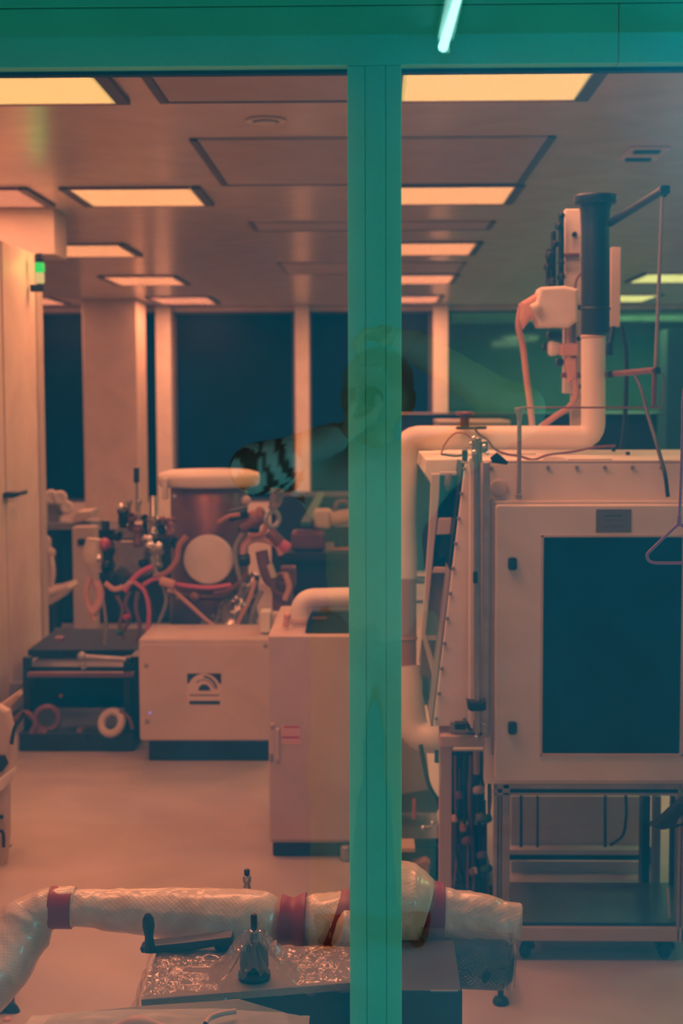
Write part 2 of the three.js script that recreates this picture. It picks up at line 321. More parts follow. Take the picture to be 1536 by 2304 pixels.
filterPanel(-0.69, 0.7, 8.76, 9.13, 'faint ceiling filter panel between the second and third lights', std('#625b58', 0.5));
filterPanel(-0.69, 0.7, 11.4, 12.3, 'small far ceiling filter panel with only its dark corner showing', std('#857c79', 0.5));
struct('trim_2', [box(-1.78, -1.75, CEIL - 0.012, CEIL, 5.4, 6.9, 0.003)], M.trimDark);
{
  const p = at(598, 283, 5.55), o = thing('smoke_detector', 'flat round pale disc on the ceiling between two filter panels', 'smoke detector', V(p.x, CEIL, p.z));
  part(o, 'base', lathe([[0, 0], [0.075, 0], [0.075, 0.008], [0, 0.008]], V(p.x, CEIL - 0.008, p.z), V(p.x, CEIL, p.z)), M.white);
  part(o, 'sensor', lathe([[0, 0], [0.035, 0.002], [0.05, 0.012], [0, 0.012]], V(p.x, CEIL - 0.02, p.z), V(p.x, CEIL, p.z)), M.white);
  const q = at(1447, 358, 6.35), s = thing('ceiling_outlet', 'small dark slotted ceiling outlet above the bracket arm', 'ceiling outlet', V(q.x, CEIL, q.z));
  part(s, 'plate', box(q.x - 0.085, q.x + 0.085, CEIL - 0.01, CEIL - 0.001, -q.z - 0.16, -q.z + 0.16, 0.003), M.wall);
  for (const z of [-0.1, 0.1]) part(s, 'slot', box(q.x - 0.06, q.x + 0.05, CEIL - 0.022, CEIL - 0.009, -q.z + z - 0.02, -q.z + z + 0.02, 0.003), M.black);
}

// ---------------------------------------------------------------- left wall block and signal lamp
{
  const X = -1.747, top = at(84, 573, 7.8).y, o = thing('tall_cabinet', 'tall pale cabinet block filling the left edge of the window', 'cabinet', V(-2.1, 0, -6.7));
  part(o, 'body', box(-2.5, X - 0.02, 0.06, top, 5.4, 7.8, 0.006), M.beige);
  part(o, 'plinth', box(-2.5, X - 0.03, 0, 0.06, 5.45, 7.78, 0.002), M.grey);
  for (const [a, b] of [[5.42, 6.955], [6.985, 7.66]]) part(o, 'door', box(X - 0.018, X, 0.07, top - 0.01, a, b, 0.005), M.door);
  part(o, 'corner_post', box(X - 0.018, X + 0.01, 0.03, top, 7.68, 7.8, 0.012), M.cream);
  part(o, 'seam', box(X - 0.019, X - 0.008, 0.07, top - 0.01, 6.957, 6.983, 0), M.trimDark);
  const h = at(12, 1112, 7.0);
  part(o, 'door_handle', [box(X, X + 0.05, h.y - 0.012, h.y + 0.014, 6.9, 7.0, 0.005), box(X + 0.035, X + 0.05, h.y - 0.012, h.y + 0.01, 6.9, 7.2, 0.006)], M.darkMetal);
  const k = at(20, 1550, 7.0); part(o, 'door_stop', plate([[-6, 1578], [2, 1540], [46, 1536], [30, 1556]], 6.95, 0.06, 0.004).translate(0.02, 0, 0), M.grey);
}
{
  const c = at(89, 600, 7.5), o = thing('signal_lamp', 'small stacked signal lamp, glowing green over pale yellow, on the cabinet corner', 'signal lamp', c), up = V(0, 1, 0);
  const yy = (py) => at(89, py, 7.5).y, seg = (y0, y1, r) => rod(V(c.x, yy(y1), c.z), V(c.x, yy(y0), c.z), r, 20);
  part(o, 'cap', seg(570, 591, 0.024), M.black); part(o, 'green_lens', seg(591, 614, 0.026), glow(0.04, 0.85, 0.12), 'lit green lens');
  part(o, 'yellow_lens', seg(614, 638, 0.023), glow(0.95, 0.62, 0.22), 'lit pale yellow lens'); part(o, 'stem', seg(638, 655, 0.016), M.darkMetal);
  part(o, 'bracket', pbox(67, 640, 98, 656, 7.48, 7.52, 0.003), M.darkMetal);
  for (const [y, col, i] of [[602, new THREE.Color().setRGB(0.05, 1, 0.15), 0.03], [626, new THREE.Color().setRGB(1, 0.65, 0.25), 0.012]]) { const l = new THREE.PointLight(col, i); l.position.set(c.x, yy(y), c.z); scene.add(l); }
}

// ---------------------------------------------------------------- far left: chair and instrument stand before the dark window
{
  const d = 10.0, o = thing('microscope', 'pale instrument with round eyepieces on a dark shelf left of the wide pillar', 'microscope', at(140, 1190, d));
  part(o, 'shelf', pbox(84, 1178, 205, 1192, d - 0.15, d + 0.25, 0.006), M.grey);
  part(o, 'column', pbox(104, 1112, 132, 1178, d, d + 0.1, 0.02), M.alu);
  part(o, 'arm', [hose([at(114, 1120, d), at(136, 1130, d), at(150, 1152, d)], 0.05, 18, 12)], M.alu);
  for (const [x, y, r] of [[115, 1119, 0.05], [135, 1121, 0.05], [150, 1142, 0.045]]) part(o, 'eyepiece', lathe([[0, 0], [r * 0.8, 0], [r, 0.02], [r, 0.09], [r * 0.6, 0.1], [0, 0.08]], at(x, y, d - 0.05), at(x, y - 4, d - 0.4)), M.white);
  part(o, 'stage', plate([[158, 1172], [172, 1152], [204, 1150], [204, 1164], [178, 1176]], d - 0.2, 0.3, 0.01), M.cream);
  part(o, 'leg', [pbox(120, 1192, 134, 1424, d + 0.1, d + 0.16), pbox(186, 1192, 196, 1424, d + 0.1, d + 0.16)], M.darkMetal);
  const c = thing('lab_chair', 'pale lab chair with a curved seat beside the left cabinet block', 'chair', at(105, 1480, 9.0));
  part(c, 'backrest', pbox(80, 1206, 113, 1322, 9.05, 9.13, 0.04), M.cream);
  part(c, 'seat', plate([[84, 1330], [118, 1326], [150, 1316], [157, 1324], [132, 1350], [112, 1362], [84, 1362]], 8.85, 0.3, 0.03), M.cream);
  part(c, 'armrest', [ball(at(113, 1244, 9.05), 0.035), hose([at(113, 1244, 9.05), at(118, 1290, 9.0), at(112, 1325, 9.0)], 0.02, 12)], M.cream);
  part(c, 'post', rod(at(112, 1362, 9.0), V(at(112, 1362, 9.0).x, 0.08, -9.0), 0.03), M.darkMetal);
  for (let k = 0; k < 5; k++) { const b = at(112, 1362, 9.0); part(c, 'foot', rod(V(b.x, 0.09, b.z), V(b.x + 0.28 * Math.cos(k * 1.257), 0.02, b.z + 0.28 * Math.sin(k * 1.257)), 0.02), M.black); }
  const w = thing('side_panel', 'narrow greyish upright panel below the wide pillar left of the tubing cluster', 'panel', at(180, 1440, 9.6));
  part(w, 'board', pbox(164, 1186, 214, 1430, 9.6, 9.75, 0.006), M.cream); part(w, 'latch', pbox(174, 1212, 192, 1228, 9.58, 9.6, 0.01), M.black);
  part(w, 'foot', pbox(168, 1430, 210, 1441, 9.62, 9.72, 0.004), M.darkMetal);
}

// ---------------------------------------------------------------- drum machine with its tubing
{
  const d = 7.0, base = at(455, 1690, 6.7); base.y = 0;
  const o = thing('vacuum_chamber', 'brownish round vacuum chamber with pale lid, white round port cover and tangled fittings', 'vacuum chamber', base);
  const ax = at(472, 1250, d + 0.2), yy = (py, dd = d + 0.2) => at(472, py, dd).y, lathY = (prof) => lathe(prof.map(([r, py]) => [r, yy(py)]).reverse(), V(ax.x, 0, ax.z), V(ax.x, 1, ax.z), 48);
  part(o, 'shell', lathY([[0, 1085], [0.19, 1086], [0.19, 1320], [0.2, 1330], [0.2, 1440], [0, 1440]]), M.copper);
  part(o, 'lid', lathY([[0, 1056], [0.2, 1058], [0.245, 1064], [0.25, 1074], [0.25, 1086], [0.24, 1093], [0.19, 1094]]), M.white);
  part(o, 'lid_clamp', [pbox(364, 1076, 376, 1124, d - 0.02, d + 0.03, 0.006)], M.white);
  const f = at(468, 1260, d - 0.1), fr = 57 * (d - 0.1) / F;
  const port = part(o, 'port_cover', lathe([[0, 0], [fr, 0], [fr, 0.025], [fr - 0.01, 0.035], [0, 0.038]], f.clone().add(V(0, 0, -0.035)), f.clone().add(V(0, 0, 1)), 48), M.white);
  part(o, 'port_neck', rod(f.clone().add(V(0, 0, -0.02)), f.clone().add(V(0, 0, -0.2)), fr * 0.8, 32), M.alu);
  part(o, 'lower_ring', [ring(V(ax.x, yy(1330), ax.z), 0.205, 0.014, V(0, 1, 0))], M.copper);
  part(o, 'knob', ball(at(553, 1126, d), 0.024), M.cream); part(o, 'knob', ball(at(438, 1342, d - 0.05), 0.022), M.amberTube);
  part(o, 'support', pbox(410, 1446, 540, 1453, d, d + 0.3, 0.003), M.darkMetal);
  for (const [x, y] of [[392, 1118], [560, 1360], [400, 1345], [548, 1340]]) part(o, 'bolt', hexBolt(at(x, y, d - 0.02), 0.012), M.steel);
  // the left cluster of fittings, feedthroughs and hoses
  const L = sub(o, 'gas_manifold', 'dense cluster of silver fittings and pink hoses'), dl = d - 0.15;
  part(L, 'mounting_block', [pbox(252, 1212, 330, 1300, dl, dl + 0.2, 0.02), pbox(262, 1180, 318, 1214, dl + 0.03, dl + 0.15, 0.02)], M.foil);
  part(L, 'housing', [sleeve([at(212, 1212, dl), at(208, 1250, dl), at(218, 1290, dl)], [0.035, 0.05, 0.03], 0.006)], M.cream);
  part(L, 'knob', [rod(at(237, 1194, dl - 0.05), at(237, 1171, dl - 0.05), 0.02)], M.black); part(L, 'knob', [rod(at(307, 1086, dl), at(307, 1052, dl), 0.014)], M.black);
  part(L, 'stem', [rod(at(308, 1150, dl), at(307, 1086, dl), 0.007)], M.steel);
  for (const [x, y0, y1, r, m] of [[290, 1122, 1168, 0.013, M.alu], [312, 1122, 1170, 0.012, M.alu], [345, 1118, 1210, 0.03, M.foil], [364, 1158, 1208, 0.022, M.brown], [276, 1162, 1182, 0.022, M.darkMetal], [326, 1166, 1190, 0.014, M.black], [310, 1180, 1230, 0.024, M.brown], [352, 1240, 1280, 0.03, M.alu], [384, 1168, 1208, 0.024, M.copper], [296, 1168, 1192, 0.02, M.brown]])
    part(L, 'feedthrough', lathe([[0, 0], [r * 0.8, 0], [r, 0.01], [r, 0.03], [r * 0.7, 0.035], [r * 0.7, 0.07], [r * 1.2, 0.075], [r * 1.2, 0.09], [r * 0.6, 0.1], [r * 0.6, (y1 - y0) * d / F], [0, (y1 - y0) * d / F]], at(x, y1, dl + rr(-0.06, 0.06)), at(x, y0, dl), 18), m);
  for (const [x, y, r] of [[337, 1226, 0.022], [357, 1228, 0.02], [272, 1140, 0.016], [222, 1256, 0.018], [336, 1212, 0.016]]) part(L, 'fitting', ball(at(x, y, dl - 0.12), r, 16), M.chrome);
  for (const [x, y, r, m] of [[280, 1165, 0.03, M.darkMetal], [236, 1225, 0.03, M.pink], [240, 1275, 0.026, M.black], [322, 1268, 0.024, M.black], [362, 1192, 0.022, M.darkMetal], [248, 1240, 0.02, M.darkMetal], [262, 1205, 0.022, M.darkMetal], [385, 1180, 0.026, M.amberTube], [360, 1272, 0.024, M.black], [398, 1222, 0.03, M.black]])
    part(L, 'flange', lathe([[0, 0], [r, 0], [r, 0.02], [r * 0.6, 0.025], [r * 0.6, 0.05], [0, 0.05]], at(x, y, dl + 0.02), at(x + rr(-14, 14), y + rr(-10, 10), dl - 0.3), 18), m);
  const P = (a, dd = dl - 0.08) => a.map(([x, y, z = 0]) => at(x, y, dd + z));
  for (const [pts, r, m] of [
    [[[280, 1330], [300, 1302], [322, 1284], [345, 1274]], 0.013, M.pink], [[[300, 1308], [325, 1330], [335, 1370], [332, 1430]], 0.011, M.pink], [[[322, 1316], [350, 1302], [375, 1310], [420, 1318], [470, 1322], [520, 1316]], 0.010, M.pink],
    [[[236, 1312], [258, 1326], [284, 1316], [300, 1306]], 0.014, M.hose], [[[204, 1296], [194, 1330], [200, 1366], [214, 1396]], 0.013, M.hose], [[[214, 1306], [224, 1330], [222, 1356], [208, 1380]], 0.022, M.hose],
    [[[346, 1296], [372, 1290], [396, 1262], [404, 1226], [420, 1206]], 0.014, M.amberTube], [[[370, 1310], [392, 1330], [430, 1364], [470, 1400], [500, 1420]], 0.010, M.hose], [[[366, 1316], [374, 1350], [362, 1390], [344, 1425]], 0.009, M.grey],
    [[[262, 1340], [276, 1370], [270, 1410], [280, 1440]], 0.010, M.brown], [[[310, 1330], [306, 1370], [314, 1410], [306, 1445]], 0.010, M.brown], [[[232, 1350], [238, 1400], [236, 1450]], 0.009, M.grey], [[[292, 1330], [282, 1360], [292, 1390], [276, 1420]], 0.011, M.copper],
    [[[342, 1250], [352, 1290], [366, 1306], [382, 1312]], 0.012, M.alu], [[[330, 1330], [346, 1360], [352, 1400]], 0.008, M.black], [[[250, 1300], [262, 1290], [282, 1312]], 0.016, M.black]]) part(L, 'hose', hose(P(pts), r, 26), m);
  part(L, 'connector', [rod(at(276, 1420, dl - 0.1), at(262, 1424, dl - 0.1), 0.012)], M.green); part(L, 'connector', [rod(at(278, 1392, dl - 0.1), at(292, 1384, dl - 0.1), 0.014)], M.red);
  part(L, 'collar', [rod(at(360, 1306, dl - 0.12), at(392, 1316, dl - 0.12), 0.022)], M.hose);
  // right cluster
  const R = sub(o, 'port_assembly', 'curved ports, clamps and wrapped lines'), dr = d - 0.12;
  part(R, 'bail_handle', hose(P([[546, 1252], [550, 1226], [570, 1212], [600, 1214], [624, 1226], [634, 1248]], dr), 0.019, 30), M.hose);
  part(R, 'bail_end', [ring(at(612, 1168, dr), 0.038, 0.013, V(0.8, 0, 1))], M.alu);
  part(R, 'port_tube', [rod(at(540, 1190, dr), at(600, 1158, dr), 0.03, 20)], M.brown); part(R, 'port_tube', [rod(at(604, 1196, dr), at(632, 1224, dr), 0.03, 20)], M.copper);
  part(R, 'port_cap', [rod(at(632, 1222, dr - 0.02), at(650, 1236, dr - 0.02), 0.025, 20)], M.pink);
  part(R, 'elbow', hose(P([[588, 1240], [594, 1270], [604, 1300], [618, 1312]], dr), 0.03, 20, 14), M.brown); part(R, 'clamp', [rod(at(606, 1270, dr - 0.06), at(616, 1300, dr - 0.06), 0.016)], M.cream);
  part(R, 'wrapped_line', [sleeve(P([[622, 1100], [620, 1125], [612, 1146]], dr), [0.03, 0.03, 0.02], 0.006)], M.foil);
  part(R, 'clamp_body', [pbox(556, 1150, 588, 1188, dr, dr + 0.1, 0.02), pbox(575, 1140, 592, 1166, dr - 0.04, dr + 0.02, 0.02)], M.amberTube);
  part(R, 'dark_valve', [rod(at(512, 1162, dr), at(556, 1150, dr), 0.03), rod(at(536, 1186, dr), at(584, 1190, dr), 0.022)], M.darkMetal); part(R, 'dark_valve', [rod(at(536, 1260, dr), at(562, 1258, dr), 0.032)], M.black);
  part(R, 'coil', [ring(at(636, 1316, dr), 0.05, 0.012, V(0.5, 0.2, 1)), ring(at(634, 1322, dr + 0.05), 0.045, 0.01, V(0.3, 0.3, 1))], M.copper);
  part(R, 'motor', [pbox(612, 1310, 656, 1376, dr + 0.02, dr + 0.14, 0.012), pbox(630, 1276, 664, 1320, dr + 0.1, dr + 0.2, 0.01)], M.brown);
  part(R, 'foil_sheet', [sleeve(P([[520, 1430], [530, 1380], [552, 1330], [575, 1290]], dr + 0.1), [0.12, 0.1, 0.06, 0.03], 0.02, 12), sleeve(P([[500, 1430], [505, 1400], [508, 1370]], dr + 0.14), [0.13, 0.12, 0.06], 0.02, 12)], M.foil);
  for (const [pts, r, m] of [[[[556, 1290], [540, 1310], [510, 1330], [480, 1336]], 0.012, M.brown], [[[574, 1306], [560, 1350], [536, 1400], [526, 1430]], 0.011, M.hose], [[[590, 1330], [570, 1370], [560, 1420]], 0.01, M.alu], [[[490, 1176], [515, 1162], [540, 1158]], 0.01, M.amberTube], [[[546, 1200], [530, 1230], [534, 1280], [546, 1320]], 0.011, M.alu], [[[600, 1180], [590, 1200], [560, 1206]], 0.012, M.amberTube], [[[640, 1290], [650, 1320], [640, 1350]], 0.014, M.hose]]) part(R, 'hose', hose(P(pts, dr - 0.04), r, 22), m);
  // dark pump table below
  const T = thing('pump_table', 'low black pump table with a rail and two round flange rings underneath', 'pump table', V(at(200, 1690, 6.6).x, 0, -7.0)), dt = 6.5;
  part(T, 'table_top', [pbox(62, 1462, 400, 1480, d - 0.05, d + 0.6, 0.006)], M.rubber);
  part(T, 'rail', [pbox(60, 1514, 300, 1524, dt + 0.05, dt + 0.09, 0.004)], M.brown); part(T, 'tray', [pbox(60, 1500, 300, 1514, dt + 0.2, dt + 0.6, 0.004)], M.darkMetal);
  part(T, 'back_panel', [pbox(70, 1524, 330, 1680, d + 0.3, d + 0.34, 0.002)], M.black); part(T, 'base', [box(at(40, 1680, dt).x, at(300, 1680, dt).x, 0.004, at(200, 1652, dt).y, dt + 0.02, 7.4, 0.004)], M.black);
  part(T, 'base', [box(at(296, 1680, 6.8).x, at(420, 1680, 6.8).x, 0.004, 0.39, 6.78, 7.3, 0.004)], M.black);
  part(T, 'handle_bar', [rod(at(186, 1478, dt), at(284, 1484, dt), 0.012), ball(at(184, 1477, dt), 0.022)], M.alu); part(T, 'handle_foot', [rod(at(182, 1492, dt), at(190, 1506, dt), 0.012)], M.alu);
  part(T, 'flange_ring', [ring(at(106, 1617, dt + 0.1), 0.052, 0.016, V(0.2, 0.1, 1))], M.brown); part(T, 'flange_ring', [ring(at(251, 1626, dt), 0.05, 0.019, V(-0.35, 0.5, 1))], M.cream, 'pale worn ring');
  part(T, 'hose', hose([at(268, 1600, dt), at(290, 1616, dt), at(298, 1640, dt)], 0.01), M.brown); part(T, 'hose', hose([at(20, 1628, dt), at(60, 1604, dt), at(80, 1626, dt), at(70, 1650, dt)], 0.014), M.brown);
  for (const [x, y] of [[137, 1566], [292, 1565]]) part(T, 'indicator', ball(at(x, y, dt + 0.3), 0.011), x < 200 ? M.amberTube : M.green);
  for (const x of [60, 286]) part(T, 'leg', [pbox(x - 8, 1480, x + 8, 1660, dt + 0.1, dt + 0.16, 0.003)], M.darkMetal);
  for (const [x, y, w] of [[178, 1646, 14], [198, 1656, 18], [90, 1650, 30], [130, 1440, 20]]) part(T, 'clip', [pbox(x - w / 2, y - 5, x + w / 2, y + 5, dt + 0.02, dt + 0.08, 0.006)], M.brown);
}

// instruments in the dark behind, next to the mullion
{
  const d = 9.4, o = thing('bench_instrument', 'jumble of pale blocks and tubes on a dark bench left of the mullion', 'instrument', at(740, 1250, d));
  part(o, 'block', pbox(704, 1146, 746, 1192, d, d + 0.12, 0.03), M.cream); part(o, 'head', pbox(654, 1196, 730, 1240, d - 0.1, d + 0.1, 0.03), M.brown); part(o, 'arm', [rod(at(744, 1168, d), at(800, 1160, d), 0.05)], M.beige);
  part(o, 'loop', [ring(at(770, 1145, d), 0.05, 0.013, V(0.2, 0, 1))], M.brown); part(o, 'rail', [rod(at(738, 1240, d), at(800, 1236, d), 0.02)], M.amberTube); part(o, 'dark_box', pbox(752, 1185, 800, 1236, d + 0.02, d + 0.2, 0.02), M.black);
  part(o, 'bench', [pbox(630, 1244, 810, 1262, d - 0.2, d + 0.5, 0.004), pbox(640, 1262, 810, 1520, d, d + 0.4, 0.004)], M.black);
  const h = thing('black_screen', 'black upright cabinet standing behind the chamber under the middle pillar', 'cabinet', V(at(690, 1300, 12).x, 0, -12));
  part(h, 'body', [pbox(610, 1116, 800, 1420, 12, 12.6, 0.01)], M.black); part(h, 'indicator', [pbox(676, 1174, 698, 1184, 9.13, 12.01, 0.004)], M.green);
  part(h, 'base', [box(at(610, 1420, 12).x, at(800, 1420, 12).x, 0, at(700, 1418, 12).y, 12.02, 12.58, 0.01)], M.black);
  const n = thing('far_bench', 'long dark bench in front of the greenish far windows, above the white pipe', 'bench', V(1.1, 0, -13.5));
  part(n, 'body', [box(0.2, 2.6, 0.02, at(1000, 936, 13.4).y, 13.4, 14.0, 0.01)], M.black); part(n, 'top', [box(0.15, 2.65, at(1000, 936, 13.4).y, at(1000, 930, 13.4).y, 13.35, 14.05, 0.01)], M.black);
  const k = thing('dark_cabinet', 'low wide black cabinet in the dark behind the hoses and the lab chair', 'cabinet', V(-1.8, 0, -10.6));
  part(k, 'body', [box(-2.35, -1.28, 0.02, at(200, 1196, 10.3).y, 10.3, 10.9, 0.01)], M.black); part(k, 'top', [box(-2.37, -1.26, at(200, 1196, 10.3).y, at(200, 1190, 10.3).y, 10.28, 10.92, 0.01)], M.darkMetal);
  part(k, 'plinth', [box(-2.3, -1.3, 0, 0.02, 10.34, 10.88, 0)], M.black);
}

// ---------------------------------------------------------------- printed plates
function printed(w, h, draw, roughness = 0.5) {
  const c = document.createElement('canvas'); c.width = w; c.height = h; draw(c.getContext('2d'), w, h);
  const t = new THREE.CanvasTexture(c); t.colorSpace = THREE.SRGBColorSpace;
  return new THREE.MeshStandardMaterial({ map: t, roughness });
}
function label2d(px0, py0, px1, py1, d) {
  const a = at(px0, py1, d), b = at(px1, py0, d), g = new THREE.PlaneGeometry(b.x - a.x, b.y - a.y).translate((a.x + b.x) / 2, (a.y + b.y) / 2, -d);
  g.userData.keepUv = true; return g;
}
const blurred = (c, x0, x1, y, h, col) => { c.fillStyle = col; for (let x = x0; x < x1;) { const w = rr(2, 7); c.fillRect(x, y + rr(-1, 1), Math.min(w, x1 - x), h); x += w + rr(1.5, 3); } };
const logo = printed(256, 240, (c) => {
  const dark = '#15181c', pale = '#c9b6a8';
  c.fillStyle = pale; c.fillRect(0, 0, 256, 240);
  c.fillStyle = dark; c.fillRect(2, 4, 252, 76);
  c.fillStyle = pale; c.beginPath(); c.arc(126, 128, 122, Math.PI, 2 * Math.PI); c.fill();
  c.strokeStyle = dark; c.lineWidth = 15; c.beginPath(); c.arc(118, 128, 100, -0.48 * Math.PI, -0.03 * Math.PI); c.stroke();
  c.lineWidth = 7; c.beginPath(); c.arc(122, 128, 76, -0.75 * Math.PI, -0.05 * Math.PI); c.stroke();
  c.fillStyle = dark; c.beginPath(); c.arc(128, 128, 44, Math.PI, 2 * Math.PI); c.fill(); c.fillRect(84, 126, 90, 6);
  blurred(c, 18, 236, 158, 14, '#3a3436');
  c.fillStyle = dark; c.beginPath(); c.roundRect(14, 206, 230, 28, 8); c.fill();
});
const sticker = printed(96, 100, (c) => { c.fillStyle = '#d8a99d'; c.fillRect(0, 0, 96, 100); c.fillStyle = '#b2353f'; c.fillRect(14, 6, 78, 10); c.fillRect(4, 58, 88, 12); blurred(c, 16, 84, 28, 5, '#c07f78'); blurred(c, 10, 84, 42, 5, '#c07f78'); blurred(c, 10, 84, 82, 6, '#c98e86'); });
const nameplate = printed(200, 128, (c) => { c.fillStyle = '#68686a'; c.fillRect(0, 0, 200, 128); blurred(c, 46, 150, 30, 12, '#3d3d42'); blurred(c, 40, 160, 56, 5, '#55555a'); blurred(c, 34, 70, 92, 8, '#48484e'); blurred(c, 86, 160, 90, 8, '#48484e'); });

// ---------------------------------------------------------------- the two cabinets in front of the drum
{
  const d = 6.3, o = thing('control_box', 'low pale box with a dark arched logo, standing under the round chamber', 'control box', V(at(458, 1680, d).x, 0, -d - 0.3));
  part(o, 'housing', pbox(313, 1436, 612, 1668, d, d + 0.4, 0.014), M.panel); part(o, 'front_panel', roundedPlate(315, 1450, 604, 1665, 0.012, d - 0.006, 0.01, 0.003), M.panel);
  part(o, 'logo', label2d(421, 1514, 498, 1587, d - 0.0075), logo, 'dark square logo of arcs over a half disc, a line of print and a bar');
  for (const [x, y] of [[329, 1497], [331, 1622], [597, 1452]]) part(o, 'screw', rod(at(x, y, d - 0.004), at(x, y, d - 0.012), 0.009, 12), M.grey);
  part(o, 'indicator_light', ball(at(337, 1604, d - 0.006), 0.005), glow(0.35, 0.25, 0.9));
  part(o, 'plinth', [box(at(330, 1680, d).x, at(606, 1680, d).x, 0.0, at(458, 1666, d).y, d + 0.06, d + 0.36, 0.004)], M.black);
  const e = 4.98, t = thing('equipment_cabinet', 'taller plain cabinet with a small red and white sticker, left of the mullion', 'cabinet', V(at(700, 1900, e).x, 0, -e - 0.3));
  part(t, 'housing', pbox(604, 1428, 868, 1897, e, e + 0.7, 0.01), M.panel); part(t, 'front_panel', roundedPlate(609, 1432, 866, 1890, 0.006, e - 0.006, 0.01, 0.002), M.panel);
  part(t, 'sticker', label2d(633, 1631, 675, 1675, e - 0.0075), sticker, 'small red and white sticker');
  part(t, 'door_handle', [pbox(620, 1640, 628, 1712, e - 0.02, e - 0.006, 0.003), pbox(608, 1628, 618, 1636, e - 0.012, e - 0.004, 0.002)], M.panel);
  part(t, 'hinge', pbox(606, 1696, 614, 1714, e - 0.012, e, 0.003), M.grey);
  part(t, 'plinth', [box(at(612, 1890, e).x, at(860, 1890, e).x, 0.004, at(700, 1896, e).y, e + 0.03, e + 0.66, 0.003)], M.black);
  part(t, 'foot', [rod(V(at(778, 1908, e).x, 0, -e + 0.012), V(at(778, 1908, e).x, at(778, 1900, e).y, -e + 0.012), 0.02)], M.alu);
  // on top
  const dt = 5.0, b = thing('power_supply', 'black sloped box with a pale slot on top of the taller cabinet', 'power supply', at(745, 1427, dt));
  part(b, 'case', plate([[686, 1424], [690, 1400], [702, 1374], [820, 1372], [820, 1424]], dt, 0.1, 0.006), M.black); part(b, 'slot', pbox(702, 1388, 735, 1394, dt - 0.004, dt, 0.001), M.copper);
  const w = thing('white_pipe', 'short bent white pipe rising from the cabinet top behind the black box', 'pipe', at(675, 1428, dt + 0.05));
  part(w, 'pipe', piped([at(676, 1408, dt + 0.17), at(676, 1347, dt + 0.17), at(850, 1343, dt + 0.17)], 0.036, 0.055), M.white);
  part(w, 'socket', [rod(at(676, 1384, dt + 0.17), at(676, 1408, dt + 0.17), 0.039, 24)], M.beige); part(w, 'fitting', [ball(at(646, 1386, dt + 0.08), 0.014), rod(at(646, 1386, dt + 0.08), at(642, 1412, dt + 0.08), 0.012)], M.hose);
  const m = thing('terminal_box', 'small pale upright boxes on the cabinet top left of the bent white pipe', 'terminal box', at(606, 1432, 6.4));
  part(m, 'box', pbox(584, 1376, 608, 1425, 6.4, 6.5, 0.008), M.white); part(m, 'box', pbox(612, 1380, 632, 1425, 6.42, 6.5, 0.008), M.cream); part(m, 'cover', pbox(632, 1396, 650, 1425, 6.44, 6.5, 0.008), M.brown);
}

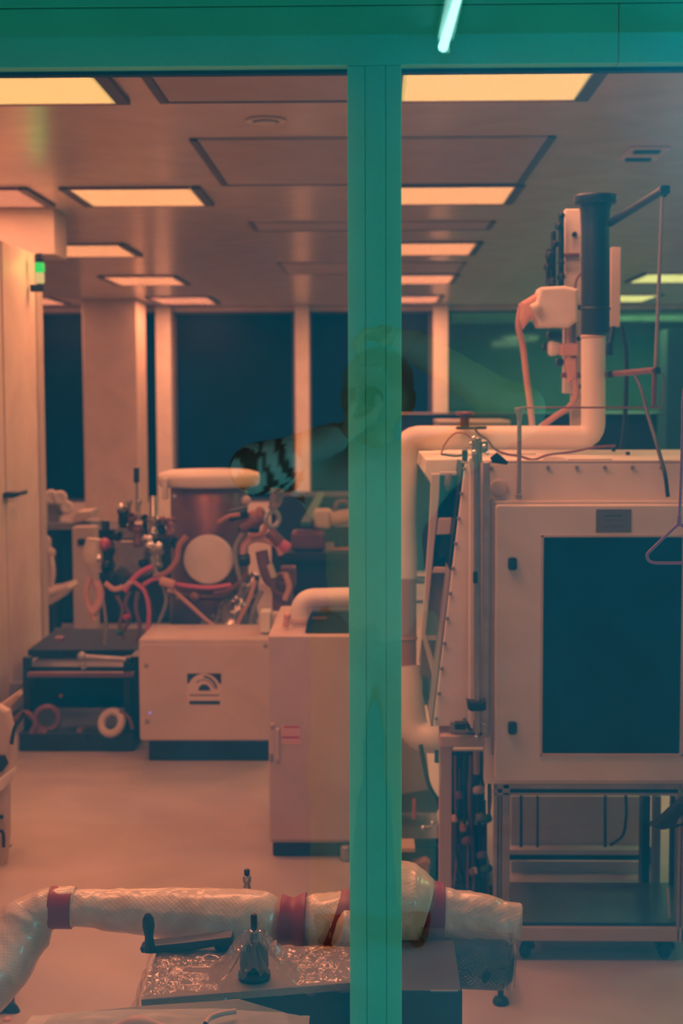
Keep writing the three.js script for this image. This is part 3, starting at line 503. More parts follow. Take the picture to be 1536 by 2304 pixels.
// ---------------------------------------------------------------- glovebox on its rolling stand
const gx = at(1300, 2000, 4.2).x;
{
  const o = thing('glovebox', 'big pale steel glovebox with a dark square hatch window on the right', 'glovebox', V(gx, 0, -4.6));
  const d = 4.08;
  part(o, 'body', [plate([[1090, 1060], [1720, 1060], [1720, 1640], [1050, 1640]], d + 0.03, 1.05, 0.006)], M.beige);
  part(o, 'end_plate', plate([[1046, 1042], [1720, 1042], [1720, 1634], [975, 1634]], d, 0.024, 0.003), M.plate);
  for (let k = 0; k < 11; k++) part(o, 'bolt', hexBolt(at(1044 - k * 6.3, 1054 + k * 56.2, d - 0.001), 0.0058, 0.006), M.grey);
  for (const x of [1104, 1232, 1297, 1360, 1422, 1487]) part(o, 'bolt', hexBolt(at(x, 1052, d - 0.001), 0.0058, 0.006), M.grey);
  for (const [x, y] of [[1044, 1617], [1104, 1616]]) part(o, 'bolt', hexBolt(at(x, y, d - 0.001), 0.0058, 0.006), M.grey);
  // sloped front, seen edge on: frame, glass, lower panel
  const q = (u, py) => { const x = 1046 - (py - 1042) * 0.12, p = at(x, py, d + 0.03), depth = d + 0.03 + u * 1.05; return V(p.x + 0.002, p.y, -depth); };
  const quad = (u0, u1, y0, y1, t) => { const a = q(u0, y0), b = q(u1, y0), c = q(u1, y1), e = q(u0, y1), n = V(-t, 0, 0); const g = new THREE.BufferGeometry(); const P8 = [a, b, c, e, ...[a, b, c, e].map((p) => p.clone().add(n))].flatMap((p) => p.toArray()); g.setAttribute('position', new THREE.Float32BufferAttribute(P8, 3)); g.setIndex([0, 1, 2, 0, 2, 3, 4, 6, 5, 4, 7, 6, 0, 4, 5, 0, 5, 1, 1, 5, 6, 1, 6, 2, 2, 6, 7, 2, 7, 3, 3, 7, 4, 3, 4, 0]); const f = g.toNonIndexed(); f.computeVertexNormals(); return f; };
  part(o, 'sloped_window', [quad(0, 1, 1042, 1282, 0.01)], M.smoked); part(o, 'sloped_panel', [quad(0, 1, 1282, 1634, 0.01)], M.grey);
  const sd = 4.3;
  part(o, 'front_frame', [plate([[970, 1066], [990, 1066], [988, 1120], [980, 1200], [972, 1280], [957, 1430], [947, 1430], [958, 1280], [964, 1200], [968, 1120]], sd, 0.03, 0.003), plate([[986, 1166], [1032, 1166], [1026, 1202], [982, 1204]], sd + 0.002, 0.026, 0.003), plate([[976, 1276], [1014, 1278], [1012, 1290], [972, 1290]], sd + 0.002, 0.026, 0.003), plate([[988, 1062], [1044, 1062], [1034, 1166], [1028, 1166], [1034, 1070], [988, 1070]], sd + 0.002, 0.026, 0.002)], M.cream);
  part(o, 'side_window', [plate([[986, 1064], [1040, 1064], [1028, 1168], [982, 1168]], sd + 0.03, 0.008, 0.001)], M.darkGlass); part(o, 'side_window', [plate([[980, 1200], [1028, 1200], [1014, 1282], [970, 1282]], sd + 0.03, 0.008, 0.001)], M.darkGlass);
  part(o, 'lower_panel', [plate([[970, 1286], [1014, 1286], [1002, 1430], [954, 1430]], sd + 0.03, 0.01, 0.002)], M.grey); part(o, 'lower_window', [plate([[948, 1440], [1000, 1440], [985, 1600], [962, 1600], [946, 1520]], sd + 0.05, 0.01, 0.002)], M.brown);
  part(o, 'glove_cuff', [lathe([[0, 0], [0.012, 0], [0.014, 0.03], [0.006, 0.05], [0, 0.05]], at(1009, 1066, sd + 0.01), at(1009, 1120, sd + 0.01), 16)], M.brown); part(o, 'clamp', [plate([[994, 1206], [1018, 1206], [1012, 1250], [986, 1258], [984, 1236]], sd + 0.012, 0.014, 0.002)], M.black);
  part(o, 'strap', [plate([[948, 1428], [958, 1428], [986, 1520], [974, 1530]], sd, 0.012, 0.002)], M.cream); part(o, 'foot_plate', [plate([[951, 1520], [962, 1528], [966, 1570], [956, 1590], [950, 1560]], sd + 0.03, 0.01, 0.002)], M.duct);
  // lamp hood above the sloped front
  part(o, 'lamp_hood', [plate([[957, 1034], [1040, 1032], [1036, 1066], [990, 1068], [980, 1104], [954, 1064]], 4.35, 0.7, 0.004)], M.white);
  // top edge and roof fittings
  part(o, 'roof_rim', [plate([[1044, 1042], [1720, 1042], [1720, 1036], [1044, 1037]], d, 0.05, 0.001)], M.cream); part(o, 'roof_plate', [plate([[1046, 1050], [1720, 1050], [1720, 1041], [1046, 1041]], d + 0.06, 1.0, 0.001)], M.white);
  part(o, 'roof_seam', [pbox(1278, 1034, 1378, 1040, 4.3, 4.33, 0.001)], M.darkMetal); for (const [x, y, dd] of [[1380, 1012, 4.9], [1412, 1022, 4.7], [1412, 1020, 4.6]]) part(o, 'roof_bolt', [rod(at(x, y + 4, dd), at(x, y - 4, dd), 0.007)], M.darkMetal);
  part(o, 'roof_block', [plate([[1218, 1040], [1222, 1024], [1262, 1028], [1290, 1040]], 4.3, 0.2, 0.004)], M.white);
  part(o, 'round_port', [lathe([[0, 0], [0.026, 0], [0.026, 0.004], [0.018, 0.006], [0, 0.006]], at(1122, 1098, d), at(1122, 1098, d - 0.5), 28)], M.cream);
  // hatch
  const hd = 3.99;
  part(o, 'hatch_collar', [plate([[1090, 1128], [1720, 1128], [1720, 1764], [1090, 1764]], hd + 0.05, 0.06, 0.002)], M.plate);
  const hatch = part(o, 'hatch_door', roundedPlate(1113, 1136, 1640, 1758, 0.012, hd, 0.045, 0.004), M.plate);
  part(hatch, 'window_frame', [pbox(1215, 1203, 1221, 1702, hd - 0.004, hd, 0.001), pbox(1534, 1203, 1542, 1702, hd - 0.004, hd, 0.001), pbox(1215, 1203, 1542, 1209, hd - 0.004, hd, 0.001), pbox(1215, 1696, 1542, 1702, hd - 0.004, hd, 0.001)], M.cream);
  part(hatch, 'window_pane', roundedPlate(1220, 1208, 1535, 1697, 0.006, hd - 0.002, 0.004, 0.0005), M.darkGlass);
  part(hatch, 'nameplate', label2d(1340, 1146, 1420, 1198, hd - 0.0012), nameplate, 'small grey plate with faint lines of print');
  for (const y of [1269, 1639]) { const l = part(hatch, 'latch', roundedPlate(1143, y - 14, 1163, y + 14, 0.008, hd - 0.012, 0.012, 0.002), M.black); part(l, 'latch_pin', [pbox(1150, y - 8, 1156, y + 8, hd - 0.016, hd - 0.012, 0.001)], M.rubber); }
  part(o, 'hatch_rail', [pbox(1056, 1030, 1066, 1640, 4.02, 4.06, 0.003)], M.white); part(o, 'hatch_rail', [pbox(1086, 1040, 1101, 1660, 4.03, 4.06, 0.003)], M.alu); part(o, 'hatch_rail', [pbox(1105, 1120, 1111, 1700, 4.03, 4.06, 0.002)], M.alu);
  // lifting cylinder
  const c0 = at(1075, 1648, 3.97), c1 = at(1073, 1008, 3.97);
  part(o, 'lift_cylinder', [rod(c0, c1, 0.0098, 20)], M.steel); part(o, 'cylinder_sensor', [rod(at(1069, 1312, 3.955), at(1069, 1286, 3.955), 0.0065)], M.black);
  part(o, 'cylinder_clamp', [plate([[1051, 1578], [1060, 1581], [1084, 1581], [1093, 1577], [1094, 1598], [1085, 1601], [1060, 1601], [1053, 1597]], 3.945, 0.05, 0.003)], M.black);
  part(o, 'cylinder_head', [rod(at(1073, 1040, 3.97), at(1072, 985, 3.97), 0.014, 20), pbox(1082, 990, 1098, 1020, 3.95, 4.0, 0.006)], M.foil);
  for (const [x, y, r] of [[1066, 986, 0.0068], [1059, 998, 0.005], [1067, 1017, 0.007], [1089, 1004, 0.006], [1096, 1020, 0.005]]) part(o, 'air_fitting', ball(at(x, y, 3.94), r), M.chrome);
  part(o, 'valve_lever', [plate([[1103, 1030], [1118, 1018], [1144, 1040], [1140, 1046], [1108, 1042]], 4.0, 0.02, 0.003)], M.darkMetal); part(o, 'valve_lever', [pbox(1040, 1012, 1052, 1038, 4.0, 4.03, 0.004)], M.darkMetal);
  // bracket under the end plate
  part(o, 'bracket', [pbox(990, 1656, 1114, 1682, 4.05, 4.12, 0.004)], M.beige); part(o, 'bracket_plate', [pbox(1012, 1624, 1112, 1648, 4.06, 4.09, 0.002)], M.alu);
  part(o, 'solenoid', [pbox(1023, 1627, 1048, 1643, 4.02, 4.05, 0.004), plate([[1048, 1627], [1058, 1629], [1063, 1644], [1056, 1646], [1050, 1638]], 4.02, 0.03, 0.002)], M.black); part(o, 'rod_end', [rod(at(1073, 1600, 3.97), at(1073, 1660, 3.97), 0.006), ball(at(1073, 1660, 3.97), 0.009), pbox(1084, 1628, 1096, 1648, 4.0, 4.04, 0.003)], M.steel);
}
{
  const o = thing('rolling_stand', 'open aluminium stand on castors under the glovebox hatch', 'stand', V(gx, 0, -4.5));
  const d = 4.06, pz = at(1300, 2118, d).y;
  const yT = at(1300, 1764, d).y, yB = at(1300, 2118, d).y;
  const leg = (px0, px1, dd, w, y0 = yB) => box(at(px0, 1900, dd).x, at(px1, 1900, dd).x, y0, yT, dd, dd + w, 0.003);
  part(o, 'front_leg', [leg(1111, 1119, d, 0.035), leg(1120, 1128, d + 0.012, 0.02), leg(1129, 1147, d, 0.035)], M.alu);
  part(o, 'front_leg', [leg(1524, 1532, d, 0.04), leg(1534, 1560, d, 0.04)], M.alu); part(o, 'rear_leg', [leg(1440, 1452, 4.95, 0.05)], M.alu); part(o, 'rear_leg', [leg(1150, 1165, 5.0, 0.05)], M.alu);
  part(o, 'pump_leg', [box(at(988, 1800, 4.16).x, at(1016, 1800, 4.16).x, 0.02, at(1000, 1628, 4.16).y, 4.16, 4.2, 0.003)], M.beige);
  part(o, 'top_beam', [pbox(1111, 1764, 1640, 1776, d, d + 0.04, 0.002), pbox(1111, 1784, 1640, 1790, d, d + 0.04, 0.001)], M.alu); part(o, 'beam_groove', [pbox(1113, 1776, 1640, 1784, d + 0.01, d + 0.03, 0)], M.darkMetal);
  part(o, 'lower_beam', [pbox(1146, 2087, 1640, 2119, d, d + 0.05, 0.004)], M.beige); part(o, 'lower_shelf', [box(at(1146, 2070, d).x, at(1640, 2070, d).x, at(1300, 2084, d).y, at(1300, 2079, d).y, d + 0.01, 4.42, 0.002)], M.darkMetal); part(o, 'shelf_edge', [pbox(1146, 2060, 1640, 2066, d + 0.3, d + 0.33, 0.001)], M.copper);
  part(o, 'back_panel', [pbox(1150, 1792, 1444, 1906, 4.85, 4.87, 0.002)], M.white); part(o, 'lower_back_panel', [pbox(1150, 1938, 1440, 2010, 4.86, 4.88, 0.002)], M.white);
  part(o, 'cross_bar', [pbox(1146, 1912, 1446, 1924, 4.78, 4.83, 0.003)], M.white); part(o, 'cross_bar_groove', [pbox(1146, 1924, 1446, 1936, 4.8, 4.84, 0.002)], M.darkMetal);
  for (const [x, w] of [[1172, 4], [1209, 3], [1361, 4]]) part(o, 'vacuum_line', [rod(at(x, 1790, 4.7), at(x, 1906, 4.7), w / 1000 * 1.2)], M.darkMetal);
  part(o, 'vacuum_line', hose([at(1407, 1780, 4.7), at(1408, 1840, 4.7), at(1400, 1880, 4.7), at(1372, 1902, 4.7)], 0.005), M.darkMetal);
  part(o, 'side_column', [pbox(1444, 1792, 1462, 2030, 4.5, 4.56, 0.003)], M.darkMetal); part(o, 'side_column', [pbox(1472, 1792, 1486, 2000, 4.6, 4.66, 0.003)], M.grey); part(o, 'side_column', [pbox(1510, 1792, 1518, 2040, 4.4, 4.44, 0.003)], M.darkMetal);
  part(o, 'pedal', [plate([[1420, 2036], [1424, 2012], [1450, 2012], [1450, 2056], [1418, 2056]], 4.4, 0.1, 0.004)], M.black); part(o, 'white_tag', [plate([[1499, 1996], [1505, 2000], [1508, 2066], [1503, 2068]], 4.1, 0.006, 0.001)], M.white, 'narrow pale strip');
  const caster = (px, dd) => {
    const c = at(px, 2144, dd), y = at(px, 2118, dd).y, r = 0.036;
    const w = part(o, 'caster', [rod(V(c.x - 0.016, r, c.z), V(c.x + 0.016, r, c.z), r, 26, r, 0.008)], M.rubber);
    part(w, 'caster_fork', [box(c.x - 0.024, c.x - 0.018, r - 0.01, y, -c.z - 0.02, -c.z + 0.02, 0.002), box(c.x + 0.018, c.x + 0.024, r - 0.01, y, -c.z - 0.02, -c.z + 0.02, 0.002), box(c.x - 0.026, c.x + 0.026, y - 0.012, y, -c.z - 0.026, -c.z + 0.026, 0.003)], M.darkMetal);
    part(w, 'axle', [rod(V(c.x - 0.027, r, c.z), V(c.x + 0.027, r, c.z), 0.006)], M.steel);
  };
  caster(1493, 4.1); caster(1180, 4.1); caster(1450, 4.92); caster(1180, 4.98);
  const f = at(1126, 2254, 3.77); part(o, 'levelling_foot', [lathe([[0, 0], [0.02, 0], [0.022, 0.006], [0.018, 0.016], [0.008, 0.022], [0.008, 0.05], [0.011, 0.06], [0, 0.06]], V(f.x, 0, f.z), V(f.x, 1, f.z))], M.black); part(o, 'foot_arm', [box(f.x - 0.012, f.x + 0.012, 0.055, 0.08, 3.765, 4.1, 0.003)], M.darkMetal);
}
{ // pumps and cables crammed under the end plate
  const o = thing('pump_unit', 'dark cramped pump unit with pipes and cables between the pale legs', 'pump', V(at(1062, 1900, 4.5).x, 0, -4.55)), d = 4.5;
  part(o, 'back_plate', [pbox(1000, 1690, 1090, 2095, 4.85, 4.88, 0.002)], M.black);
  part(o, 'motor', [rod(at(1056, 1960, d), at(1056, 1850, d), 0.055, 24)], M.duct); part(o, 'pump_body', [pbox(1012, 1980, 1108, 2120, d - 0.05, d + 0.2, 0.02)], M.darkMetal); part(o, 'base', [box(at(1010, 2100, d).x, at(1110, 2100, d).x, 0.003, 0.1, 4.42, 4.75, 0.006)], M.black);
  for (const [x, y0, y1, w, m] of [[1072, 1690, 1742, 8, M.beige], [1045, 1690, 1960, 3, M.duct], [1028, 1780, 1900, 5, M.black], [1090, 1800, 1990, 3, M.darkMetal], [1100, 1690, 1850, 4, M.duct], [1052, 1880, 2000, 4, M.brown]]) part(o, 'riser', [rod(at(x, y0, d - 0.08), at(x, y1, d - 0.08), w * 0.0013)], m);
  for (const [x, y, r, m] of [[1040, 1864, 0.010, M.amberTube], [1078, 1838, 0.014, M.grey], [1075, 1778, 0.018, M.beige], [1030, 1790, 0.012, M.brown], [1082, 1924, 0.016, M.brown], [1062, 1962, 0.012, M.brown], [1050, 1892, 0.018, M.brown], [1092, 1842, 0.018, M.green], [1020, 1842, 0.01, M.hose], [1092, 1955, 0.02, M.green], [1066, 1960, 0.01, M.cream]]) part(o, 'fitting', [rod(at(x, y - 8, d - 0.09), at(x + 3, y + 8, d - 0.1), r, 14)], m);
  for (let k = 0; k < 7; k++) { const x = 1024 + k * 12; part(o, 'cable', hose([at(x, 1700 + 30 * (k % 3), d - 0.05), at(x + rr(-10, 10), 1800, d - 0.1), at(x + rr(-16, 16), 1900, d - 0.06), at(x + rr(-10, 10), 2010, d - 0.08)], 0.004 + 0.002 * (k % 2), 24), k % 3 ? M.black : M.brown); }
}

// ---------------------------------------------------------------- white exhaust pipe round the glovebox
{
  const d = 4.75, o = thing('exhaust_pipe', 'long white pipe bending round the left side and over the top of the glovebox', 'pipe', at(915, 1700, d)), r = 27 * d / F;
  part(o, 'upper_pipe', piped([at(911, 1300, d), at(911, 985, d), at(1334, 985, d), at(1334, 760, d)], r, r * 1.3), M.white);
  part(o, 'riser_collar', [rod(at(1334, 764, d), at(1334, 752, d), r * 1.06, 28)], M.beige);
  part(o, 'flexible_joint', [lathe(Array.from({ length: 41 }, (_, i) => [r * (i % 2 ? 0.98 : 0.93), i / 40 * (at(911, 1296, d).y - at(911, 1506, d).y)]), at(911, 1506, d), at(911, 1296, d), 28), rod(at(911, 1430, d), at(911, 1440, d), r * 1.06)], std('#a9675f', 0.55), 'ribbed reddish joint');
  part(o, 'lower_elbow', piped([at(912, 1500, d), at(930, 1660, d - 0.05), at(1010, 1662, d - 0.1)], r * 1.25, r * 1.6), M.white);
  part(o, 'clamp', [rod(at(911, 1504, d), at(912, 1514, d), r * 1.3, 28)], M.cream);
  for (const y of [1296, 1306, 1350]) part(o, 'bracket', [pbox(936, y, 958, y + 8, d, d + 0.03, 0.002)], M.brown);
}
{ // duct on top of the riser
  const d = 4.75, o = thing('exhaust_duct', 'thick dark vertical duct with a flared cap standing on the white pipe', 'duct', at(1340, 755, d)), R = 31 * d / F;
  const top = at(1339, 438, d), bot = at(1339, 752, d), L = top.y - bot.y;
  part(o, 'duct', lathe([[0, 0], [R * 1.0, 0], [R * 1.03, 0.006], [R * 1.03, L * 0.75], [R * 1.08, L * 0.88], [R * 1.2, L * 0.93], [R * 1.2, L * 0.935], [0, L * 0.935]], bot, top, 36), M.duct);
  part(o, 'cap', lathe([[0, 0], [R * 1.45, 0], [R * 1.5, L * 0.02], [R * 1.55, L * 0.055], [R * 1.5, L * 0.065], [0, L * 0.065]], at(1339, 460, d), top, 36), M.duct);
  part(o, 'band', [rod(at(1339, 700, d), at(1339, 690, d), R * 1.1, 30)], M.duct);
}
{ // gas panel beside the duct
  const d = 4.95, o = thing('gas_regulator', 'pale pink upright gas panel with regulator box and valves left of the dark duct', 'gas panel', at(1295, 880, d));
  part(o, 'board', [pbox(1269, 470, 1332, 885, d + 0.02, d + 0.06, 0.004)], M.white); part(o, 'lower_board', [pbox(1284, 880, 1310, 966, d + 0.03, d + 0.06, 0.003)], M.cream);
  part(o, 'screw', [rod(at(1292, 527, d + 0.03), at(1292, 527, d), 0.009)], M.darkMetal); part(o, 'clip', [pbox(1270, 569, 1304, 578, d - 0.01, d + 0.02, 0.003)], M.copper);
  part(o, 'regulator_box', [plate([[1216, 646], [1270, 643], [1300, 650], [1300, 722], [1280, 736], [1214, 734], [1200, 700], [1210, 665]], d - 0.12, 0.14, 0.01)], M.white);
  part(o, 'regulator_head', [plate([[1172, 680], [1190, 670], [1218, 652], [1218, 716], [1196, 716], [1178, 740], [1170, 720]], d - 0.1, 0.1, 0.012)], M.hose); part(o, 'cap', [rod(at(1196, 700, d - 0.14), at(1216, 690, d - 0.14), 0.022)], M.cream);
  for (const [x, y0, y1, w] of [[1262, 478, 660, 8], [1244, 520, 645, 7], [1232, 560, 640, 6]]) part(o, 'valve_stack', [rod(at(x, y0, d), at(x, y1, d), w * 0.0013)], M.darkMetal);
  for (const [x, y, r] of [[1263, 484, 0.01], [1256, 508, 0.013], [1235, 574, 0.014], [1262, 622, 0.014], [1240, 634, 0.017], [1248, 548, 0.011], [1231, 600, 0.012], [1262, 590, 0.01]]) part(o, 'valve', [rod(at(x - 5, y, d - 0.03), at(x + 5, y + 2, d - 0.02), r, 12)], M.darkMetal);
  part(o, 'conduit', hose([at(1310, 610, d - 0.02), at(1296, 632, d - 0.02), at(1294, 660, d - 0.02), at(1296, 700, d - 0.03)], 0.004), M.copper);
  for (const [x, y, r] of [[1294, 688, 0.011], [1304, 692, 0.009]]) part(o, 'fitting', ball(at(x, y, d - 0.04), r), M.darkMetal);
  part(o, 'tube', [rod(at(1276, 720, d - 0.05), at(1280, 862, d - 0.05), 0.007)], M.hose); part(o, 'tube', [rod(at(1290, 700, d - 0.05), at(1292, 830, d - 0.05), 0.007)], M.brown);
  part(o, 'pressure_gauge', [lathe([[0, 0], [0.022, 0.003], [0.026, 0.012], [0.02, 0.04], [0, 0.045]], at(1232, 784, d - 0.04), at(1300, 784, d - 0.03))], M.white); part(o, 'gauge_stem', [pbox(1260, 772, 1302, 800, d - 0.07, d - 0.02, 0.008)], M.hose);
  part(o, 'needle_valve', [pbox(1232, 744, 1266, 764, d - 0.05, d, 0.01), rod(at(1220, 780, d), at(1234, 782, d), 0.013)], M.black); part(o, 'needle_valve', [pbox(1252, 806, 1268, 824, d - 0.04, d, 0.006)], M.duct);
  part(o, 'tee', [plate([[1270, 808], [1296, 806], [1298, 850], [1284, 858], [1276, 845]], d - 0.06, 0.04, 0.006)], M.hose); part(o, 'tee', [pbox(1264, 838, 1306, 850, d - 0.05, d - 0.02, 0.005)], M.brown);
  for (const y of [762, 846, 870]) part(o, 'tube_clip', ball(at(1302, y, d - 0.02), 0.008), M.darkMetal);
  part(o, 'hose', hose([at(1172, 690, d - 0.08), at(1166, 730, d - 0.06), at(1176, 780, d), at(1184, 850, d), at(1192, 910, d), at(1198, 966, d)], 0.0105, 40), M.hose);
  part(o, 'hose', hose([at(1292, 850, d - 0.05), at(1296, 888, d - 0.03), at(1280, 916, d), at(1250, 936, d), at(1214, 962, d + 0.02)], 0.0105, 40), M.hose);
}
{
  const d = 5.2, o = thing('wall_post', 'slim pale post right of the dark duct with black cables below', 'post', at(1385, 740, d));
  part(o, 'post', [pbox(1373, 556, 1396, 736, d, d + 0.03, 0.004)], M.cream);
  part(o, 'cable', hose([at(1400, 734, d), at(1408, 790, d), at(1408, 880, d), at(1404, 960, d), at(1398, 1010, d)], 0.0085, 36), M.black); part(o, 'cable', hose([at(1380, 736, d), at(1374, 770, d), at(1368, 790, d)], 0.009), M.duct);
  part(o, 'connector', [rod(at(1370, 770, d), at(1370, 800, d), 0.014)], M.duct);
}
{ // articulated arm with thin rod and its wire
  const d = 4.35, o = thing('bracket_arm', 'thin bracket arm reaching up right of the duct, with a long hanging rod', 'bracket arm', at(1170, 1120, d));
  part(o, 'arm', [rod(at(1372, 502, 4.7), at(1488, 430, d), 0.013, 14, 0.012)], M.duct); part(o, 'knuckle', [pbox(1484, 416, 1508, 436, d - 0.02, d + 0.02, 0.005), ball(at(1492, 432, d), 0.016)], M.duct);
  part(o, 'rod', [rod(at(1490, 436, d), at(1474, 836, d), 0.0055)], M.grey); part(o, 'lower_arm', [rod(at(1372, 842, 4.7), at(1472, 833, d), 0.0095)], M.copper); part(o, 'lower_clamp', [pbox(1472, 826, 1486, 842, d - 0.02, d + 0.02, 0.003), pbox(1366, 834, 1384, 850, 4.66, 4.72, 0.005)], M.duct);
  part(o, 'sensor_tube', [rod(at(1472, 840, d), at(1470, 914, d), 0.0075)], M.copper); part(o, 'sensor_wire', hose([at(1478, 834, d), at(1492, 845, d), at(1490, 900, d), at(1486, 916, d)], 0.002), M.copper);
  part(o, 'wire', [rod(at(1172, 917, d), at(1486, 917, d), 0.0028)], M.copper);
  part(o, 'post', [rod(at(1167, 1120, 4.06), at(1168, 945, 4.06), 0.0062)], M.alu); part(o, 'funnel', [lathe([[0, 0], [0.0065, 0], [0.007, 0.012], [0.0135, 0.026], [0.0135, 0.036], [0.011, 0.036], [0, 0.03]], at(1168, 946, 4.06), at(1168, 800, 4.06))], M.alu);
  part(o, 'post_foot', [pbox(1161, 1112, 1174, 1124, 4.05, 4.07, 0.003)], M.alu);
}
single('black_cable', 'black cable slanting down over the glovebox rim at the right', 'cable', [hose([at(1428, 846, 4.47), at(1440, 870, 4.42), at(1456, 930, 4.25), at(1480, 1010, 4.06), at(1496, 1070, 4.0), at(1502, 1118, 4.0)], 0.0058, 40)], M.black);
{
  const d = 4.2, o = thing('signal_wire', 'thin dark wires looping over the white pipe above the glovebox', 'wire', at(1120, 1020, d));
  part(o, 'wire', hose([at(992, 1022, d), at(1000, 1000, d), at(1022, 976, d), at(1042, 974, d), at(1060, 986, d)], 0.0026, 30), M.amberTube);
  part(o, 'wire', hose([at(1066, 962, d), at(1078, 978, d), at(1096, 990, d), at(1112, 1010, d), at(1140, 1022, d), at(1166, 1026, d), at(1200, 1034, d), at(1230, 1024, d), at(1290, 1016, d), at(1340, 1006, d), at(1384, 1003, d)], 0.0034, 70), M.brown);
  part(o, 'wire', hose([at(992, 1022, d), at(1030, 1026, d), at(1052, 1020, d)], 0.003, 18), M.darkMetal);
  const f = thing('vent_fitting', 'small pink mushroom fitting standing on the horizontal white pipe', 'fitting', at(1045, 962, 4.72));
  part(f, 'stem', [rod(at(1045, 962, 4.7), at(1045, 930, 4.7), 0.015, 18)], M.copper); part(f, 'cap', [rod(at(1045, 934, 4.7), at(1045, 926, 4.7), 0.03, 20)], M.copper); part(f, 'base_ring', [rod(at(1060, 966, 4.66), at(1060, 959, 4.66), 0.05, 24)], M.darkMetal);
  const b = thing('far_cabinet', 'flat beige box top showing behind the horizontal white pipe', 'cabinet', V(at(1066, 1000, 8.5).x, 0, -8.8));
  part(b, 'body', [box(at(985, 960, 8.5).x, at(1147, 960, 8.5).x, 0.02, at(1066, 952, 8.5).y, 8.5, 9.1, 0.01)], M.beige); part(b, 'lid', [pbox(984, 946, 1148, 953, 8.48, 9.1, 0.006)], M.cream);
}
{ // things on the floor left of the pale leg
  const o = thing('floor_clutter', 'pale guard sheet and low dark parts on the floor right of the mullion', 'machine part', V(at(940, 1900, 4.9).x, 0, -5));
  part(o, 'guard_sheet', [plate([[880, 1660], [956, 1660], [968, 1776], [880, 1790]], 5.1, 0.02, 0.003)], M.panel); part(o, 'guard_foot', [plate([[880, 1790], [968, 1776], [990, 1812], [960, 1880], [880, 1884]], 5.15, 0.04, 0.004)], M.grey);
  part(o, 'cable', hose([at(946, 1676, 4.5), at(954, 1720, 4.5), at(966, 1770, 4.5), at(988, 1806, 4.5)], 0.0075, 24), M.black); part(o, 'strap', [rod(at(932, 1796, 4.95), at(932, 1880, 4.9), 0.007)], M.red); part(o, 'plug', [rod(at(984, 1686, 4.45), at(983, 1716, 4.45), 0.009)], M.duct);
  part(o, 'skid', [pbox(880, 1886, 990, 1898, 4.7, 5.0, 0.004), pbox(880, 1906, 1000, 1960, 4.75, 5.0, 0.01)], M.black); part(o, 'pump_foot', [plate([[926, 1944], [958, 1936], [968, 1942], [966, 1970], [958, 1972], [954, 1956], [930, 1958]], 4.6, 0.05, 0.006)], M.amberTube); part(o, 'skid_leg', [box(at(905, 1950, 4.75).x, at(990, 1950, 4.75).x, 0.002, at(940, 1958, 4.75).y, 4.76, 4.98, 0.006)], M.darkMetal);
  part(o, 'tray', [pbox(880, 1908, 934, 1918, 4.6, 4.74, 0.003)], M.beige); for (const [x, y] of [[973, 1852], [952, 1862]]) part(o, 'nut', ball(at(x, y, 4.5), 0.007), M.chrome); part(o, 'bar', [rod(at(946, 1862, 4.5), at(972, 1860, 4.5), 0.004)], M.alu);
}
{
  const d = 3.9, o = thing('clamp_tool', 'dark angled clamp hanging at the right edge under the hatch', 'clamp', at(1500, 1850, d));
  part(o, 'jaw', [plate([[1463, 1860], [1484, 1848], [1516, 1818], [1540, 1798], [1560, 1800], [1560, 1822], [1530, 1840], [1514, 1864], [1490, 1868]], d, 0.04, 0.004)], M.black); part(o, 'lever', [plate([[1486, 1846], [1526, 1806], [1532, 1812], [1494, 1852]], d - 0.02, 0.02, 0.003)], M.duct); part(o, 'cord', hose([at(1514, 1862, d), at(1530, 1856, d), at(1550, 1850, d)], 0.004), M.black);
  part(o, 'hook', [rod(at(1550, 1800, d), at(1550, 1764, d + 0.1), 0.006)], M.duct);
}

